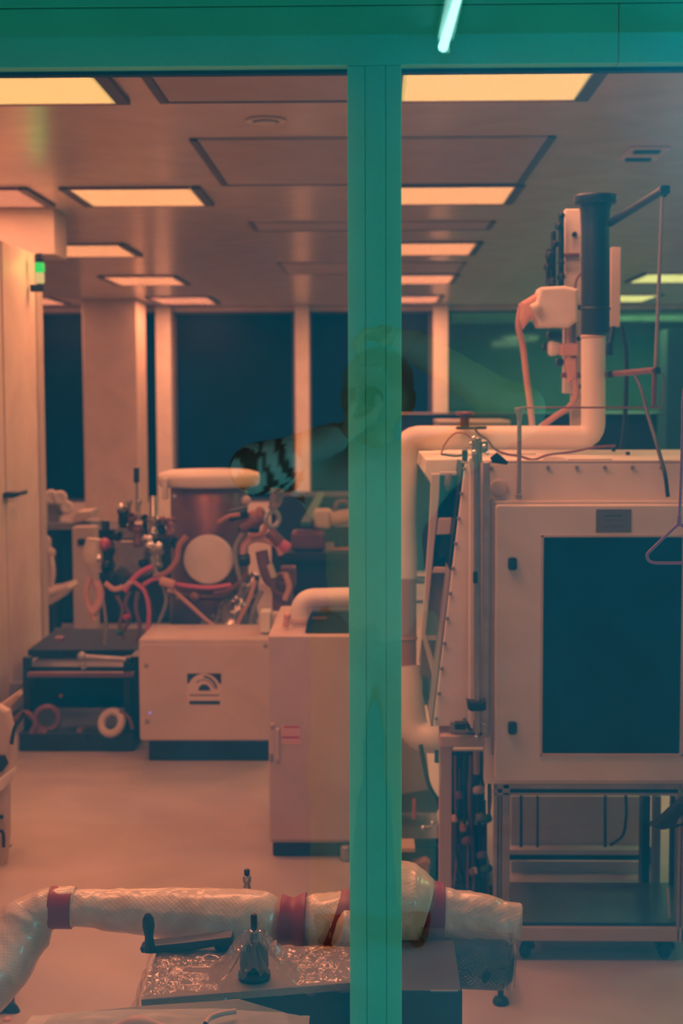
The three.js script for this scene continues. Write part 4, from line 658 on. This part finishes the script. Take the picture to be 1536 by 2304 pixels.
// ---------------------------------------------------------------- foreground: bubble-wrapped pipe over a film-covered bench
{
  const d = 3.0, o = thing('wrapped_pipe', 'thick bubble-wrapped pipe with red tape bands lying across the foreground', 'wrapped pipe', at(560, 2100, d));
  const P = (a) => a.map(([x, y, z = 0]) => at(x, y, d + z));
  part(o, 'elbow_sleeve', [sleeve(P([[-70, 2230, -0.12], [0, 2160, -0.05], [50, 2092, -0.01], [82, 2056], [130, 2042], [170, 2042]]), [0.075, 0.072, 0.062, 0.05, 0.043, 0.041], 0.005, 22, 44, 90)], M.bubble);
  part(o, 'long_sleeve', [sleeve(P([[140, 2042], [200, 2044], [300, 2050], [420, 2058], [520, 2064], [590, 2066], [650, 2072]]), [0.037, 0.041, 0.047, 0.055, 0.06, 0.055, 0.032], 0.005, 20, 48, 130)], M.bubble);
  part(o, 'flange_sleeve', [sleeve(P([[640, 2072], [680, 2074], [720, 2078], [780, 2078], [860, 2070]]), [0.032, 0.05, 0.062, 0.066, 0.07], 0.007, 26, 44, 80)], M.bubble);
  part(o, 'knob_sleeve', [sleeve(P([[742, 2096, -0.04], [780, 2098, -0.04], [830, 2096, -0.04]]), [0.03, 0.052, 0.05], 0.006, 30, 36, 50)], M.bubble);
  part(o, 'valve_sleeve', [sleeve(P([[800, 2050], [860, 2040], [915, 2046], [950, 2058]]), [0.08, 0.098, 0.095, 0.075], 0.006, 26, 48, 60)], M.bubble);
  part(o, 'end_sleeve', [sleeve(P([[930, 2044], [985, 2052], [1040, 2058], [1100, 2066], [1155, 2082], [1170, 2084]]), [0.048, 0.052, 0.05, 0.046, 0.044, 0.03], 0.007, 26, 48, 100)], M.bubble);
  const tape = (pts, R) => [sleeve(P(pts), R, 0.001, 20, 44, 24)];
  part(o, 'tape_band', tape([[115, 2042], [140, 2042], [164, 2043]], [0.0445, 0.044, 0.0435]), M.tape, 'red tape band by the elbow');
  part(o, 'tape_band', tape([[628, 2070], [656, 2073], [688, 2074]], [0.053, 0.048, 0.06]), M.tape, 'red tape band at the neck');
  part(o, 'tape_band', (() => { const t = tape([[738, 2078], [752, 2078], [768, 2078]], [0.069, 0.0705, 0.071]), q = t[0].attributes.position, c = at(752, 2078, d); for (let i = 0; i < q.count; i++) q.setX(i, q.getX(i) + (q.getY(i) - c.y) * 0.42); return t; })(), M.tape, 'slanted red tape band left of the mullion');
  part(o, 'tape_band', tape([[952, 2050], [972, 2050], [998, 2051]], [0.064, 0.062, 0.059]), M.tape, 'wide red tape band right of the mullion');
  // the wrap hangs open at the right end round the dark pipe mouth
  const hang = (pts, r) => [sleeve(P(pts), r, 0.008, 22, 44, 50, 1)];
  part(o, 'pipe_mouth', [rod(at(930, 2140, d + 0.02), at(1150, 2150, d + 0.02), 0.072, 36)], M.black);
  const sheet = (rows) => { const g = new THREE.BufferGeometry(), n = rows[0].length, pos = [], idx = []; rows.forEach((r) => r.forEach(([x, y, z]) => pos.push(...at(x, y, d + z).toArray()))); for (let i = 0; i < rows.length - 1; i++) for (let j = 0; j < n - 1; j++) { const a = i * n + j; idx.push(a, a + 1, a + n, a + n, a + 1, a + n + 1); } g.setAttribute('position', new THREE.Float32BufferAttribute(pos, 3)); g.setIndex(idx); g.computeVertexNormals(); return g; };
  const rows = []; for (let i = 0; i <= 24; i++) { const t = i / 24, r = []; for (let j = 0; j <= 30; j++) { const s = j / 30; r.push([940 + s * (228 - 22 * t * t), 2086 + s * 14 + t * (104 + s * 30) + 5 * Math.sin(s * 9 + t * 2) * t, -0.075 + 0.05 * (s > 0.94 ? 1 : 0) + 0.012 * noiseAt(s * 7, t * 5, 3) + 0.03 * t]); } rows.push(r); }
  part(o, 'loose_wrap', [sheet(rows)], M.bubbleThin, 'loose translucent bubble wrap hanging at the open end');
  const end = []; for (let i = 0; i <= 24; i++) { const t = i / 24, r = []; for (let j = 0; j <= 6; j++) { const s = j / 6; r.push([1172 - 20 * t * t + 4 * Math.sin(t * 8) - s * 12, 2076 + t * 148, -0.06 + s * 0.16]); } end.push(r); }
  part(o, 'wrap_edge', [sheet(end)], M.bubbleThin);
}
{
  const o = thing('covered_bench', 'dark bench block under the wrapped pipe, its top under clear film', 'bench', at(700, 2304, 2.8));
  // a block turned a little, its front edge rising to the right
  const yTop = 0.487, fl = at(318, 2252, 2.632).setY(yTop), fr = at(800, 2209, 2.718).setY(yTop), bl = V(-0.435, yTop, -2.9), br = V(-0.025, yTop, -2.9);
  const slab = (c, y0, y1) => { const g = new THREE.BufferGeometry(), q = c.flatMap((p) => [p.x, y1, p.z]).concat(c.flatMap((p) => [p.x, y0, p.z])); g.setAttribute('position', new THREE.Float32BufferAttribute(q, 3)); g.setIndex([0, 1, 2, 0, 2, 3, 4, 6, 5, 4, 7, 6, 0, 4, 5, 0, 5, 1, 1, 5, 6, 1, 6, 2, 2, 6, 7, 2, 7, 3, 3, 7, 4, 3, 4, 0]); const f = g.toNonIndexed(); f.computeVertexNormals(); return f; };
  const lerp = (a, b, t) => a.clone().lerp(b, t);
  part(o, 'top_plate', [slab([fl, fr, br, bl], yTop - 0.014, yTop)], M.grey);
  part(o, 'body', [slab([lerp(fl, fr, 0.45), fr.clone().add(V(-0.005, 0, -0.006)), br, lerp(bl, br, 0.45)], 0.0, yTop - 0.0145)], M.black);
  part(o, 'side_block', [box(at(803, 2240, 2.645).x, at(1040, 2240, 2.645).x, 0.0, 0.502, 2.645, 2.9, 0.004)], M.black); part(o, 'block_seam', [box(at(968, 2240, 2.645).x, at(1030, 2240, 2.645).x, 0.4995, 0.5025, 2.6435, 2.647, 0.0005)], M.grey);
  const film = (x0, x1, z0, z1, nx, nz, h) => { const pos = [], idx = []; for (let j = 0; j <= nz; j++) for (let i = 0; i <= nx; i++) { const u = i / nx, v = j / nz, p = lerp(lerp(fl, fr, x0 + (x1 - x0) * u), lerp(bl, br, x0 + (x1 - x0) * u), z0 + (z1 - z0) * v); pos.push(p.x, yTop + 0.004 + h(p, u, v), p.z); } for (let j = 0; j < nz; j++) for (let i = 0; i < nx; i++) { const a = j * (nx + 1) + i; idx.push(a, a + 1, a + nx + 1, a + 1, a + nx + 2, a + nx + 1); } const g = new THREE.BufferGeometry(); g.setAttribute('position', new THREE.Float32BufferAttribute(pos, 3)); g.setIndex(idx); g.computeVertexNormals(); return g; };
  // upright valve under the film
  const v = at(572, 2205, 2.735); v.y = yTop;
  const valve = thing('upright_valve', 'small dark upright valve with a black stem poking through clear film', 'valve', v), prof = (a) => lathe(a, v, v.clone().add(V(0, 1, 0)), 28);
  part(valve, 'base', prof([[0, 0], [0.03, 0], [0.032, 0.006], [0.03, 0.014], [0.02, 0.018], [0, 0.018]]), M.darkMetal); part(valve, 'body', prof([[0, 0.016], [0.024, 0.016], [0.028, 0.026], [0.027, 0.056], [0.017, 0.068], [0.009, 0.074], [0, 0.074]]), M.duct);
  part(valve, 'neck', prof([[0, 0.072], [0.006, 0.072], [0.006, 0.088], [0.0105, 0.09], [0.0105, 0.094], [0.005, 0.096], [0, 0.096]]), M.steel); part(valve, 'stem', prof([[0, 0.094], [0.0048, 0.094], [0.0062, 0.102], [0.0062, 0.124], [0.005, 0.127], [0, 0.127]]), M.black);
  const folds = (p, u, t) => {
    const dx = p.x - v.x, dz = p.z - v.z, r = Math.hypot(dx, dz), a = Math.atan2(dz, dx), cone = Math.max(0, 0.088 - r * 0.98) * (1 + 0.16 * Math.sin(a * 9 + 1) + 0.1 * Math.sin(a * 23) + 0.06 * Math.sin(a * 41 + 2)), ridge = 0.010 * Math.exp(-r * 9) * Math.sin(a * 13 + 2 * noiseAt(r * 20, a, 1));
    return cone * (r < 0.012 ? 1 : 1) + Math.max(-0.003, ridge) + 0.006 * Math.abs(noiseAt(p.x * 34, p.z * 34, 2)) + 0.003 * Math.abs(noiseAt(p.x * 90 + 3, p.z * 80, 7));
  };
  const cover = thing('clear_film', 'crumpled clear plastic film draped over the bench top and the upright valve', 'plastic film', V(v.x, yTop, v.z));
  part(cover, 'film', [film(0.0, 1.0, -0.01, 0.92, 150, 70, folds)], M.film);
  part(cover, 'front_fall', [(() => { const pos = [], idx = [], n = 90; for (let j = 0; j <= 8; j++) for (let i = 0; i <= n; i++) { const u = i / n, t = j / 8, p = lerp(fl, fr, u), h = 0.012 + 0.01 * Math.abs(noiseAt(u * 14, 2, 5)) + (u < 0.17 ? 0.012 : 0); pos.push(p.x, yTop + 0.005 - t * h, p.z + 0.006 + 0.004 * noiseAt(u * 40, t * 3, 9)); } for (let j = 0; j < 8; j++) for (let i = 0; i < n; i++) { const a = j * (n + 1) + i; idx.push(a, a + 1, a + n + 1, a + 1, a + n + 2, a + n + 1); } const g = new THREE.BufferGeometry(); g.setAttribute('position', new THREE.Float32BufferAttribute(pos, 3)); g.setIndex(idx); g.computeVertexNormals(); return g; })()], M.film);
  part(cover, 'side_fall', [(() => { const pos = [], idx = [], n = 30; for (let j = 0; j <= 14; j++) for (let i = 0; i <= n; i++) { const u = i / n, t = j / 14, p = lerp(fl, bl, u); pos.push(p.x - 0.012 - 0.012 * t + 0.006 * noiseAt(u * 9, t * 4, 1), yTop + 0.005 - t * 0.075, p.z + 0.003); } for (let j = 0; j < 14; j++) for (let i = 0; i < n; i++) { const a = j * (n + 1) + i; idx.push(a, a + 1, a + n + 1, a + 1, a + n + 2, a + n + 1); } const g = new THREE.BufferGeometry(); g.setAttribute('position', new THREE.Float32BufferAttribute(pos, 3)); g.setIndex(idx); g.computeVertexNormals(); return g; })()], M.film);
  // small second fitting behind the pipe
  const s = at(556, 2040, 3.12), sv = thing('rear_valve', 'tiny valve tip showing above the wrapped pipe', 'valve', V(s.x, yTop, s.z)), sp = (a) => lathe(a, V(s.x, at(556, 2060, 3.12).y, s.z), V(s.x, 9, s.z), 20), k = 3.12 / F;
  part(sv, 'foot', [rod(V(s.x, 0, s.z), V(s.x, at(556, 2056, 3.12).y, s.z), 0.012)], M.darkMetal); part(sv, 'body', sp([[0, 0], [0.008, 0], [0.008, 68 * k], [0.006, 76 * k], [0.009, 80 * k], [0.009, 92 * k], [0.006, 95 * k], [0, 95 * k]]), M.steel); part(sv, 'tip', sp([[0, 95 * k], [0.006, 95 * k], [0.0065, 108 * k], [0.004, 110 * k], [0, 110 * k]]), M.black);
  // black arm with a teardrop handle
  const hd = 2.85, ha = thing('lever_handle', 'black teardrop handle on a flat dark arm left of the valve', 'lever', at(345, 2145, hd));
  const hb = at(337, 2140, hd); part(ha, 'handle', [lathe([[0, 0], [0.013, 0], [0.0105, 0.01], [0.0085, 0.03], [0.0125, 0.052], [0.0115, 0.066], [0.006, 0.076], [0, 0.079]], hb, hb.clone().add(V(-0.003, 0.08, 0)), 24)], M.black);
  part(ha, 'arm', [plate([[314, 2136], [322, 2130], [420, 2120], [520, 2108], [524, 2124], [430, 2140], [340, 2147], [318, 2145]], hd, 0.04, 0.003)], M.black); part(ha, 'pivot', [rod(V(at(500, 2125, hd).x, yTop + 0.0005, -hd - 0.03), V(at(500, 2125, hd).x, at(500, 2112, hd).y, -hd - 0.03), 0.02)], M.darkMetal);
  // lower covered table nearest the window
  const tb = thing('low_table', 'table edge under crinkled clear film at the very bottom edge', 'table', V(-0.35, 0.5, -2.5));
  const ty = 0.513, far = [[150, 2283], [350, 2262], [545, 2249], [648, 2278]].map(([x, y]) => at(x, y, 2.61));
  const tp = [V(-0.62, ty, -2.3), ...far.map((p) => V(p.x, ty, p.z - (p.y - ty) * 2.32)), V(-0.1, ty, -2.3)];
  const sh = new THREE.Shape(tp.map((p) => new THREE.Vector2(p.x, -p.z))), tg = new THREE.ExtrudeGeometry(sh, { depth: 0.02, bevelEnabled: false }).rotateX(-Math.PI / 2).translate(0, ty - 0.02, 0);
  part(tb, 'table_top', [tg], std('#47605c', 0.4)); part(tb, 'pedestal', [box(-0.45, -0.2, 0, ty - 0.02, 2.34, 2.45, 0.01)], M.darkMetal);
  const tf = (() => { const pos = [], idx = [], n = 60, m = 24; for (let j = 0; j <= m; j++) for (let i = 0; i <= n; i++) { const u = i / n, t = j / m, a = V(-0.6 + u * 0.49, 0, 0), z = -2.36 - t * (0.13 + 0.03 * Math.sin(u * 3)); pos.push(a.x, ty + 0.003 + 0.004 * Math.abs(noiseAt(u * 9, t * 4, 4)) + 0.001 * Math.abs(noiseAt(u * 40, t * 20, 6)), z); } for (let j = 0; j < m; j++) for (let i = 0; i < n; i++) { const q = j * (n + 1) + i; idx.push(q, q + 1, q + n + 1, q + 1, q + n + 2, q + n + 1); } const g = new THREE.BufferGeometry(); g.setAttribute('position', new THREE.Float32BufferAttribute(pos, 3)); g.setIndex(idx); g.computeVertexNormals(); return g; })();
  part(tb, 'film', [tf], M.filmDull);
  part(tb, 'roll', hose([at(462, 2304, 2.44), at(472, 2290, 2.46), at(500, 2280, 2.47), at(530, 2275, 2.48)], 0.005, 20), M.hose); part(tb, 'pad', [sleeve([at(250, 2316, 2.44), at(310, 2308, 2.44), at(370, 2316, 2.44)], [0.008, 0.016, 0.008], 0.003)], M.hose);
}

// ---------------------------------------------------------------- things at the left and right edges
{
  const d = 4.9, o = thing('supply_cart', 'grey draped cart with dark handles cut off by the left edge', 'cart', V(at(-40, 1900, d).x, 0, -5));
  part(o, 'body', [plate([[-120, 1580], [0, 1588], [22, 1600], [34, 1650], [36, 1700], [34, 1730], [22, 1760], [22, 1880], [10, 2000], [4, 2120], [-120, 2140]].map(([x, y]) => [x - 4, y]), d, 0.05, 0.012)], M.cream);
  part(o, 'top_tray', [plate([[-100, 1640], [-10, 1592], [40, 1556], [44, 1566], [10, 1606], [-60, 1650]], d + 0.06, 0.06, 0.008)], M.beige);
  part(o, 'shelf_edge', [plate([[-60, 1790], [0, 1752], [34, 1726], [34, 1742], [8, 1776], [-60, 1820]], d - 0.03, 0.03, 0.006)], M.white);
  part(o, 'handle', [hose([at(54, 1604, d - 0.02), at(46, 1618, d - 0.02), at(34, 1636, d - 0.02), at(28, 1660, d - 0.02), at(26, 1674, d - 0.02)], 0.007)], M.black); part(o, 'knob', ball(at(38, 1598, d - 0.01), 0.006), M.black);
  part(o, 'pocket', [plate([[-30, 1702], [10, 1700], [18, 1718], [4, 1738], [-30, 1742]], d - 0.01, 0.02, 0.004)], M.duct); part(o, 'hook', [hose([at(-6, 1872, d - 0.02), at(4, 1870, d - 0.02), at(8, 1884, d - 0.02), at(8, 1906, d - 0.02)], 0.006)], M.duct); part(o, 'button', [rod(at(3, 1838, d - 0.01), at(3, 1838, d - 0.02), 0.008)], M.duct);
  part(o, 'leg', [box(at(-100, 2100, d).x, at(-80, 2100, d).x, 0, at(-90, 2120, d).y, d + 0.02, d + 0.06, 0.003)], M.darkMetal); part(o, 'leg', [box(at(-20, 2100, d).x, at(-4, 2100, d).x, 0, at(-10, 2120, d).y, d + 0.2, d + 0.24, 0.003)], M.darkMetal);
  const k = thing('cable_reel', 'dark bluish coil on the floor in the bottom left corner', 'cable reel', V(at(-10, 2280, 3.7).x, 0, -3.75));
  part(k, 'coil', [ring(at(-14, 2262, 3.7), 0.04, 0.016, V(0.6, 0, 1)), ring(at(-8, 2300, 3.68), 0.05, 0.016, V(0.4, 0.4, 1))], std('#22304e', 0.4)); part(k, 'drum', [rod(V(at(-14, 2280, 3.7).x, 0.0, -3.8), V(at(-14, 2280, 3.7).x, 0.14, -3.8), 0.03)], M.duct); part(k, 'plug', [ball(at(16, 2298, 3.65), 0.012)], M.hose);
}
{
  const d = 2.45, o = thing('wire_hanger', 'thin pink wire hanger hanging at the right edge before the hatch', 'hanger', at(1530, 1178, d)), w = 0.0026;
  const A = at(1527, 1178, d), Ltop = at(1470, 1232, d), corner = at(1455, 1250, d), c2 = at(1470, 1266, d), R = at(1640, 1266, d);
  part(o, 'wire', [hose([A.clone(), at(1500, 1203, d), Ltop, at(1459, 1243, d), corner, at(1459, 1261, d), c2, at(1490, 1267, d), at(1560, 1267, d), at(1620, 1267, d), at(1634, 1260, d), at(1620, 1240, d), at(1580, 1210, d), A.clone()], w, 120, 8)], M.pink);
  part(o, 'hook', [hose([A.clone(), at(1530, 1120, d), at(1533, 1040, d), at(1535, 960, d), at(1536, 900, d), at(1544, 860, d), at(1556, 852, d), at(1566, 862, d)], w, 60, 8)], M.pink); part(o, 'twist', [rod(at(1527, 1184, d), at(1528, 1160, d), w * 1.5)], M.pink);
  const r = thing('hanging_rail', 'rail outside the frame that carries the pink wire hanger', 'rail', at(1700, 862, d));
  part(r, 'bar', [rod(at(1556, 862, d), at(2000, 862, d), 0.005)], M.steel); part(r, 'bracket', [box(at(1990, 862, d).x, at(1990, 862, d).x + 0.02, at(1990, 862, d).y - 0.02, at(1990, 862, d).y + 0.02, GLASS + 0.15, d + 0.01, 0.003)], M.steel);
}

// ---------------------------------------------------------------- the person taking the picture, mirrored in the glass
// places a mirrored picture point: seen at (px, py) at mirrored depth D, it stands in the hall at z = D - 2 * GLASS
const mir = (px, py, D) => { const v = at(px, py, D); v.z = D - 2 * GLASS; return v; };
function fieldMesh(res, lo, hi, f) {
  const mc = new MarchingCubes(res, new THREE.MeshStandardMaterial(), false, false, 260000), s = mc.size, h = mc.halfsize;
  mc.isolation = 0;
  const c = lo.clone().add(hi).multiplyScalar(0.5), e = hi.clone().sub(lo).multiplyScalar(0.5), p = V();
  for (let k = 0; k < s; k++) for (let j = 0; j < s; j++) for (let i = 0; i < s; i++) { p.set(c.x + (i - h) / h * e.x, c.y + (j - h) / h * e.y, c.z + (k - h) / h * e.z); mc.field[i + j * s + k * s * s] = -f(p); }
  mc.update();
  const a = mc.positionArray.slice(0, mc.count * 3);
  for (let i = 0; i < a.length; i += 3) { a[i] = c.x + a[i] * e.x; a[i + 1] = c.y + a[i + 1] * e.y; a[i + 2] = c.z + a[i + 2] * e.z; }
  let g = new THREE.BufferGeometry(); g.setAttribute('position', new THREE.BufferAttribute(a, 3)); g = mergeVertices(g, 1e-5); g.computeVertexNormals(); return g;
}
const capsule = (p, a, b, ra, rb) => { const ab = b.clone().sub(a), t = Math.max(0, Math.min(1, p.clone().sub(a).dot(ab) / ab.lengthSq())); return p.distanceTo(a.clone().addScaledVector(ab, t)) - (ra + (rb - ra) * t); };
const smin = (a, b, k) => { const h = Math.max(k - Math.abs(a - b), 0) / k; return Math.min(a, b) - h * h * k / 4; };
const bones = (list, k) => (p) => { let d = 9; for (const [a, b, ra, rb] of list) d = smin(d, capsule(p, a, b, ra, rb), k); return d; };
{
  const J = { hip: V(0.02, 0.93, 0.27), waist: V(0.01, 1.1, 0.27), chest: V(0, 1.3, 0.27), neck: V(0, 1.44, 0.26), shR: V(0.185, 1.4, 0.26), shL: V(-0.185, 1.39, 0.25), elR: mir(1170, 925, 4.14), elL: mir(575, 1055, 4.1), wrR: mir(905, 762, 4.09), wrL: mir(752, 985, 4.06),
    hipR: V(0.1, 0.9, 0.27), hipL: V(-0.08, 0.9, 0.27), knR: V(0.12, 0.5, 0.25), knL: V(-0.11, 0.5, 0.24), anR: V(0.13, 0.09, 0.3), anL: V(-0.13, 0.09, 0.28), head: V(0.02, 1.615, 0.255), jaw: V(0.02, 1.55, 0.22) };
  const person = thing('person', 'person with striped sleeves holding a camera to the face, mirrored faintly in the glass', 'person', V(0, 0, 0.27));
  const o = 1;
  const arms = (g) => [[J.shR, J.elR, 0.05 + g, 0.042 + g], [J.elR, J.wrR, 0.04 + g, 0.026 + g * 0.8], [J.shL, J.elL, 0.05 + g, 0.042 + g], [J.elL, J.wrL, 0.04 + g, 0.026 + g * 0.8]];
  const trunk = (g) => [[J.hip, J.waist, 0.135 + g, 0.115 + g], [J.waist, J.chest, 0.115 + g, 0.13 + g], [V(-0.09, 1.33, 0.27), V(0.09, 1.33, 0.27), 0.1 + g, 0.1 + g], [J.shL, J.shR, 0.055 + g, 0.055 + g]];
  const legs = (g) => [[J.hipR, J.knR, 0.085 + g, 0.055 + g], [J.knR, J.anR, 0.055 + g, 0.04 + g], [J.hipL, J.knL, 0.085 + g, 0.055 + g], [J.knL, J.anL, 0.055 + g, 0.04 + g]];
  const lo = V(-0.48, 0, -0.06), hi = V(0.56, 1.82, 0.46), skin = std('#c09a86', 0.55);
  const face = [[J.head, J.head.clone().add(V(0, 0.03, 0.02)), 0.09, 0.088], [J.head.clone().add(V(0, -0.02, -0.02)), J.jaw, 0.07, 0.045], [J.neck.clone().add(V(0, -0.03, 0)), J.head.clone().add(V(0, -0.06, 0.03)), 0.056, 0.05], [V(0.02, 1.6, 0.17), V(0.02, 1.575, 0.15), 0.01, 0.014], [V(-0.07, 1.6, 0.265), V(-0.072, 1.57, 0.26), 0.014, 0.01], [V(0.11, 1.6, 0.265), V(0.112, 1.57, 0.26), 0.014, 0.01]];
  const body = part(person, 'body', [fieldMesh(96, lo, hi, bones([...trunk(0), ...arms(0), ...legs(0), ...face], 0.045))], skin);
  // hands: palm, four unequal fingers and a thumb, closed on the camera from above and on the lens from below
  const hand = (wrist, palm, dir, side, curl, len) => {
    const L = [[wrist, palm, 0.024, 0.028], [palm.clone().addScaledVector(side, -0.026), palm.clone().addScaledVector(side, 0.026), 0.017, 0.017]];
    [0.9, 1, 0.95, 0.78].forEach((q, i) => { const r = palm.clone().addScaledVector(side, 0.033 - i * 0.021).addScaledVector(dir, 0.018), m = r.clone().addScaledVector(dir, 0.035 * q * len), e = m.clone().addScaledVector(dir, 0.016 * q).addScaledVector(curl, 0.03 * q), n = e.clone().addScaledVector(curl, 0.02 * q).addScaledVector(dir, -0.006); L.push([r, m, 0.0095, 0.009], [m, e, 0.009, 0.0083], [e, n, 0.0083, 0.0075]); });
    const t0 = palm.clone().addScaledVector(side, 0.034).addScaledVector(dir, -0.022), t1 = t0.clone().addScaledVector(side, 0.026).addScaledVector(curl, 0.018), t2 = t1.clone().addScaledVector(curl, 0.026).addScaledVector(dir, 0.014); L.push([t0, t1, 0.012, 0.0105], [t1, t2, 0.0105, 0.009]);
    const b = new THREE.Box3(); for (const [p, q] of L) b.expandByPoint(p).expandByPoint(q); b.expandByScalar(0.04);
    return fieldMesh(56, b.min, b.max, bones(L, 0.008));
  };
  part(body, 'hand', [hand(J.wrR, mir(862, 752, 4.07), V(-1, 0, -0.1).normalize(), V(0, 0.25, -1).normalize(), V(-0.25, -1, 0).normalize(), 1)], skin);
  part(body, 'hand', [hand(J.wrL, mir(800, 955, 4.05), V(1, 0.35, -0.1).normalize(), V(0, 0.3, -1).normalize(), V(0.1, 1, 0).normalize(), 1)], skin);
  const stripes = new THREE.MeshStandardMaterial({ color: '#ffffff', roughness: 0.9, vertexColors: true });
  const cut = (f, y0, y1) => (p) => Math.max(f(p), y0 - p.y, p.y - y1);
  const folds = (f) => (p) => f(p) + 0.004 * noiseAt(p.x * 26, p.y * 26, p.z * 26);
  const top = fieldMesh(96, lo, hi, cut(folds(bones([...trunk(0.016), ...arms(0.02)], 0.05)), 0.9, 1.83));
  const pa = top.attributes.position, col = [];
  for (let i = 0; i < pa.count; i++) { // stripes run round the trunk and round each arm
    const p = V(pa.getX(i), pa.getY(i), pa.getZ(i)); let best = 9, s = p.y;
    for (const [a, b, ra] of arms(0.02)) { const d = capsule(p, a, b, ra, ra); if (d < best && p.x < -0.19) { best = d; const ab = b.clone().sub(a); s = p.clone().sub(a).dot(ab.normalize()); } }
    const t = best < 9 ? (((s / 0.055) % 1 + 1) % 1 < 0.5 ? 0.75 : 0.1) : p.x > 0.19 ? 0.55 : 0.5; col.push(t, t * 1.05, t);
  }
  top.setAttribute('color', new THREE.Float32BufferAttribute(col, 3));
  const shirt = new THREE.Mesh(top.translate(0, 0, -0.27), stripes); shirt.name = 'striped_top'; shirt.castShadow = shirt.receiveShadow = true; person.add(shirt);
  part(person, 'trousers', [fieldMesh(80, V(-0.3, 0, 0), V(0.3, 1.1, 0.5), cut(bones([[J.hip, J.hip.clone().add(V(0, 0.05, 0)), 0.15, 0.14], ...legs(0.018)], 0.05), 0.07, 0.98))], std('#a8b1b4', 0.8));
  const shoe = (p) => sleeve([p.clone().add(V(0, -0.04, 0.05)), p.clone().add(V(0, -0.045, 0)), p.clone().add(V(0, -0.055, -0.1)), p.clone().add(V(0, -0.06, -0.16))], [0.035, 0.045, 0.036, 0.022], 0.001, 18, 24, 24);
  part(person, 'shoe', [shoe(J.anR)], M.black); part(person, 'shoe', [shoe(J.anL)], M.black);
  part(person, 'hair', [fieldMesh(56, V(-0.12, 1.5, 0.12), V(0.16, 1.78, 0.42), (p) => Math.max(p.distanceTo(J.head.clone().add(V(0, 0.025, 0.022))) - 0.103 + 0.003 * noiseAt(p.x * 60, p.y * 60, p.z * 60), 1.615 - p.y - (p.z - 0.23) * 1.1, 0.18 - p.z))], std('#b9ada2', 0.7));
  const cam = thing('photo_camera', 'dark grey camera held upright in both hands, faint in the glass', 'camera', V(0, 1.6, 0.08));
  part(cam, 'body', [box(-0.045, 0.045, 1.53, 1.672, -0.07, -0.115, 0.008)], M.grey); part(cam, 'grip', [box(-0.035, 0.03, 1.66, 1.69, -0.06, -0.11, 0.01)], M.grey); part(cam, 'viewfinder', [box(-0.062, -0.042, 1.575, 1.625, -0.075, -0.12, 0.006)], M.black);
  part(cam, 'lens_barrel', [lathe([[0.036, 0], [0.036, 0.046], [0.03, 0.05], [0.03, 0.02], [0.036, 0]], V(0, 1.6, 0.074), V(0, 1.6, 0), 32)], M.grey); part(cam, 'lens_glass', [lathe([[0, 0], [0.029, 0], [0.02, 0.006], [0, 0.008]], V(0, 1.6, 0.072), V(0, 1.6, 0), 28)], M.darkGlass);
}

for (const o of scene.children) if (o.isLight) o.castShadow = true;
renderer.render(scene, camera);
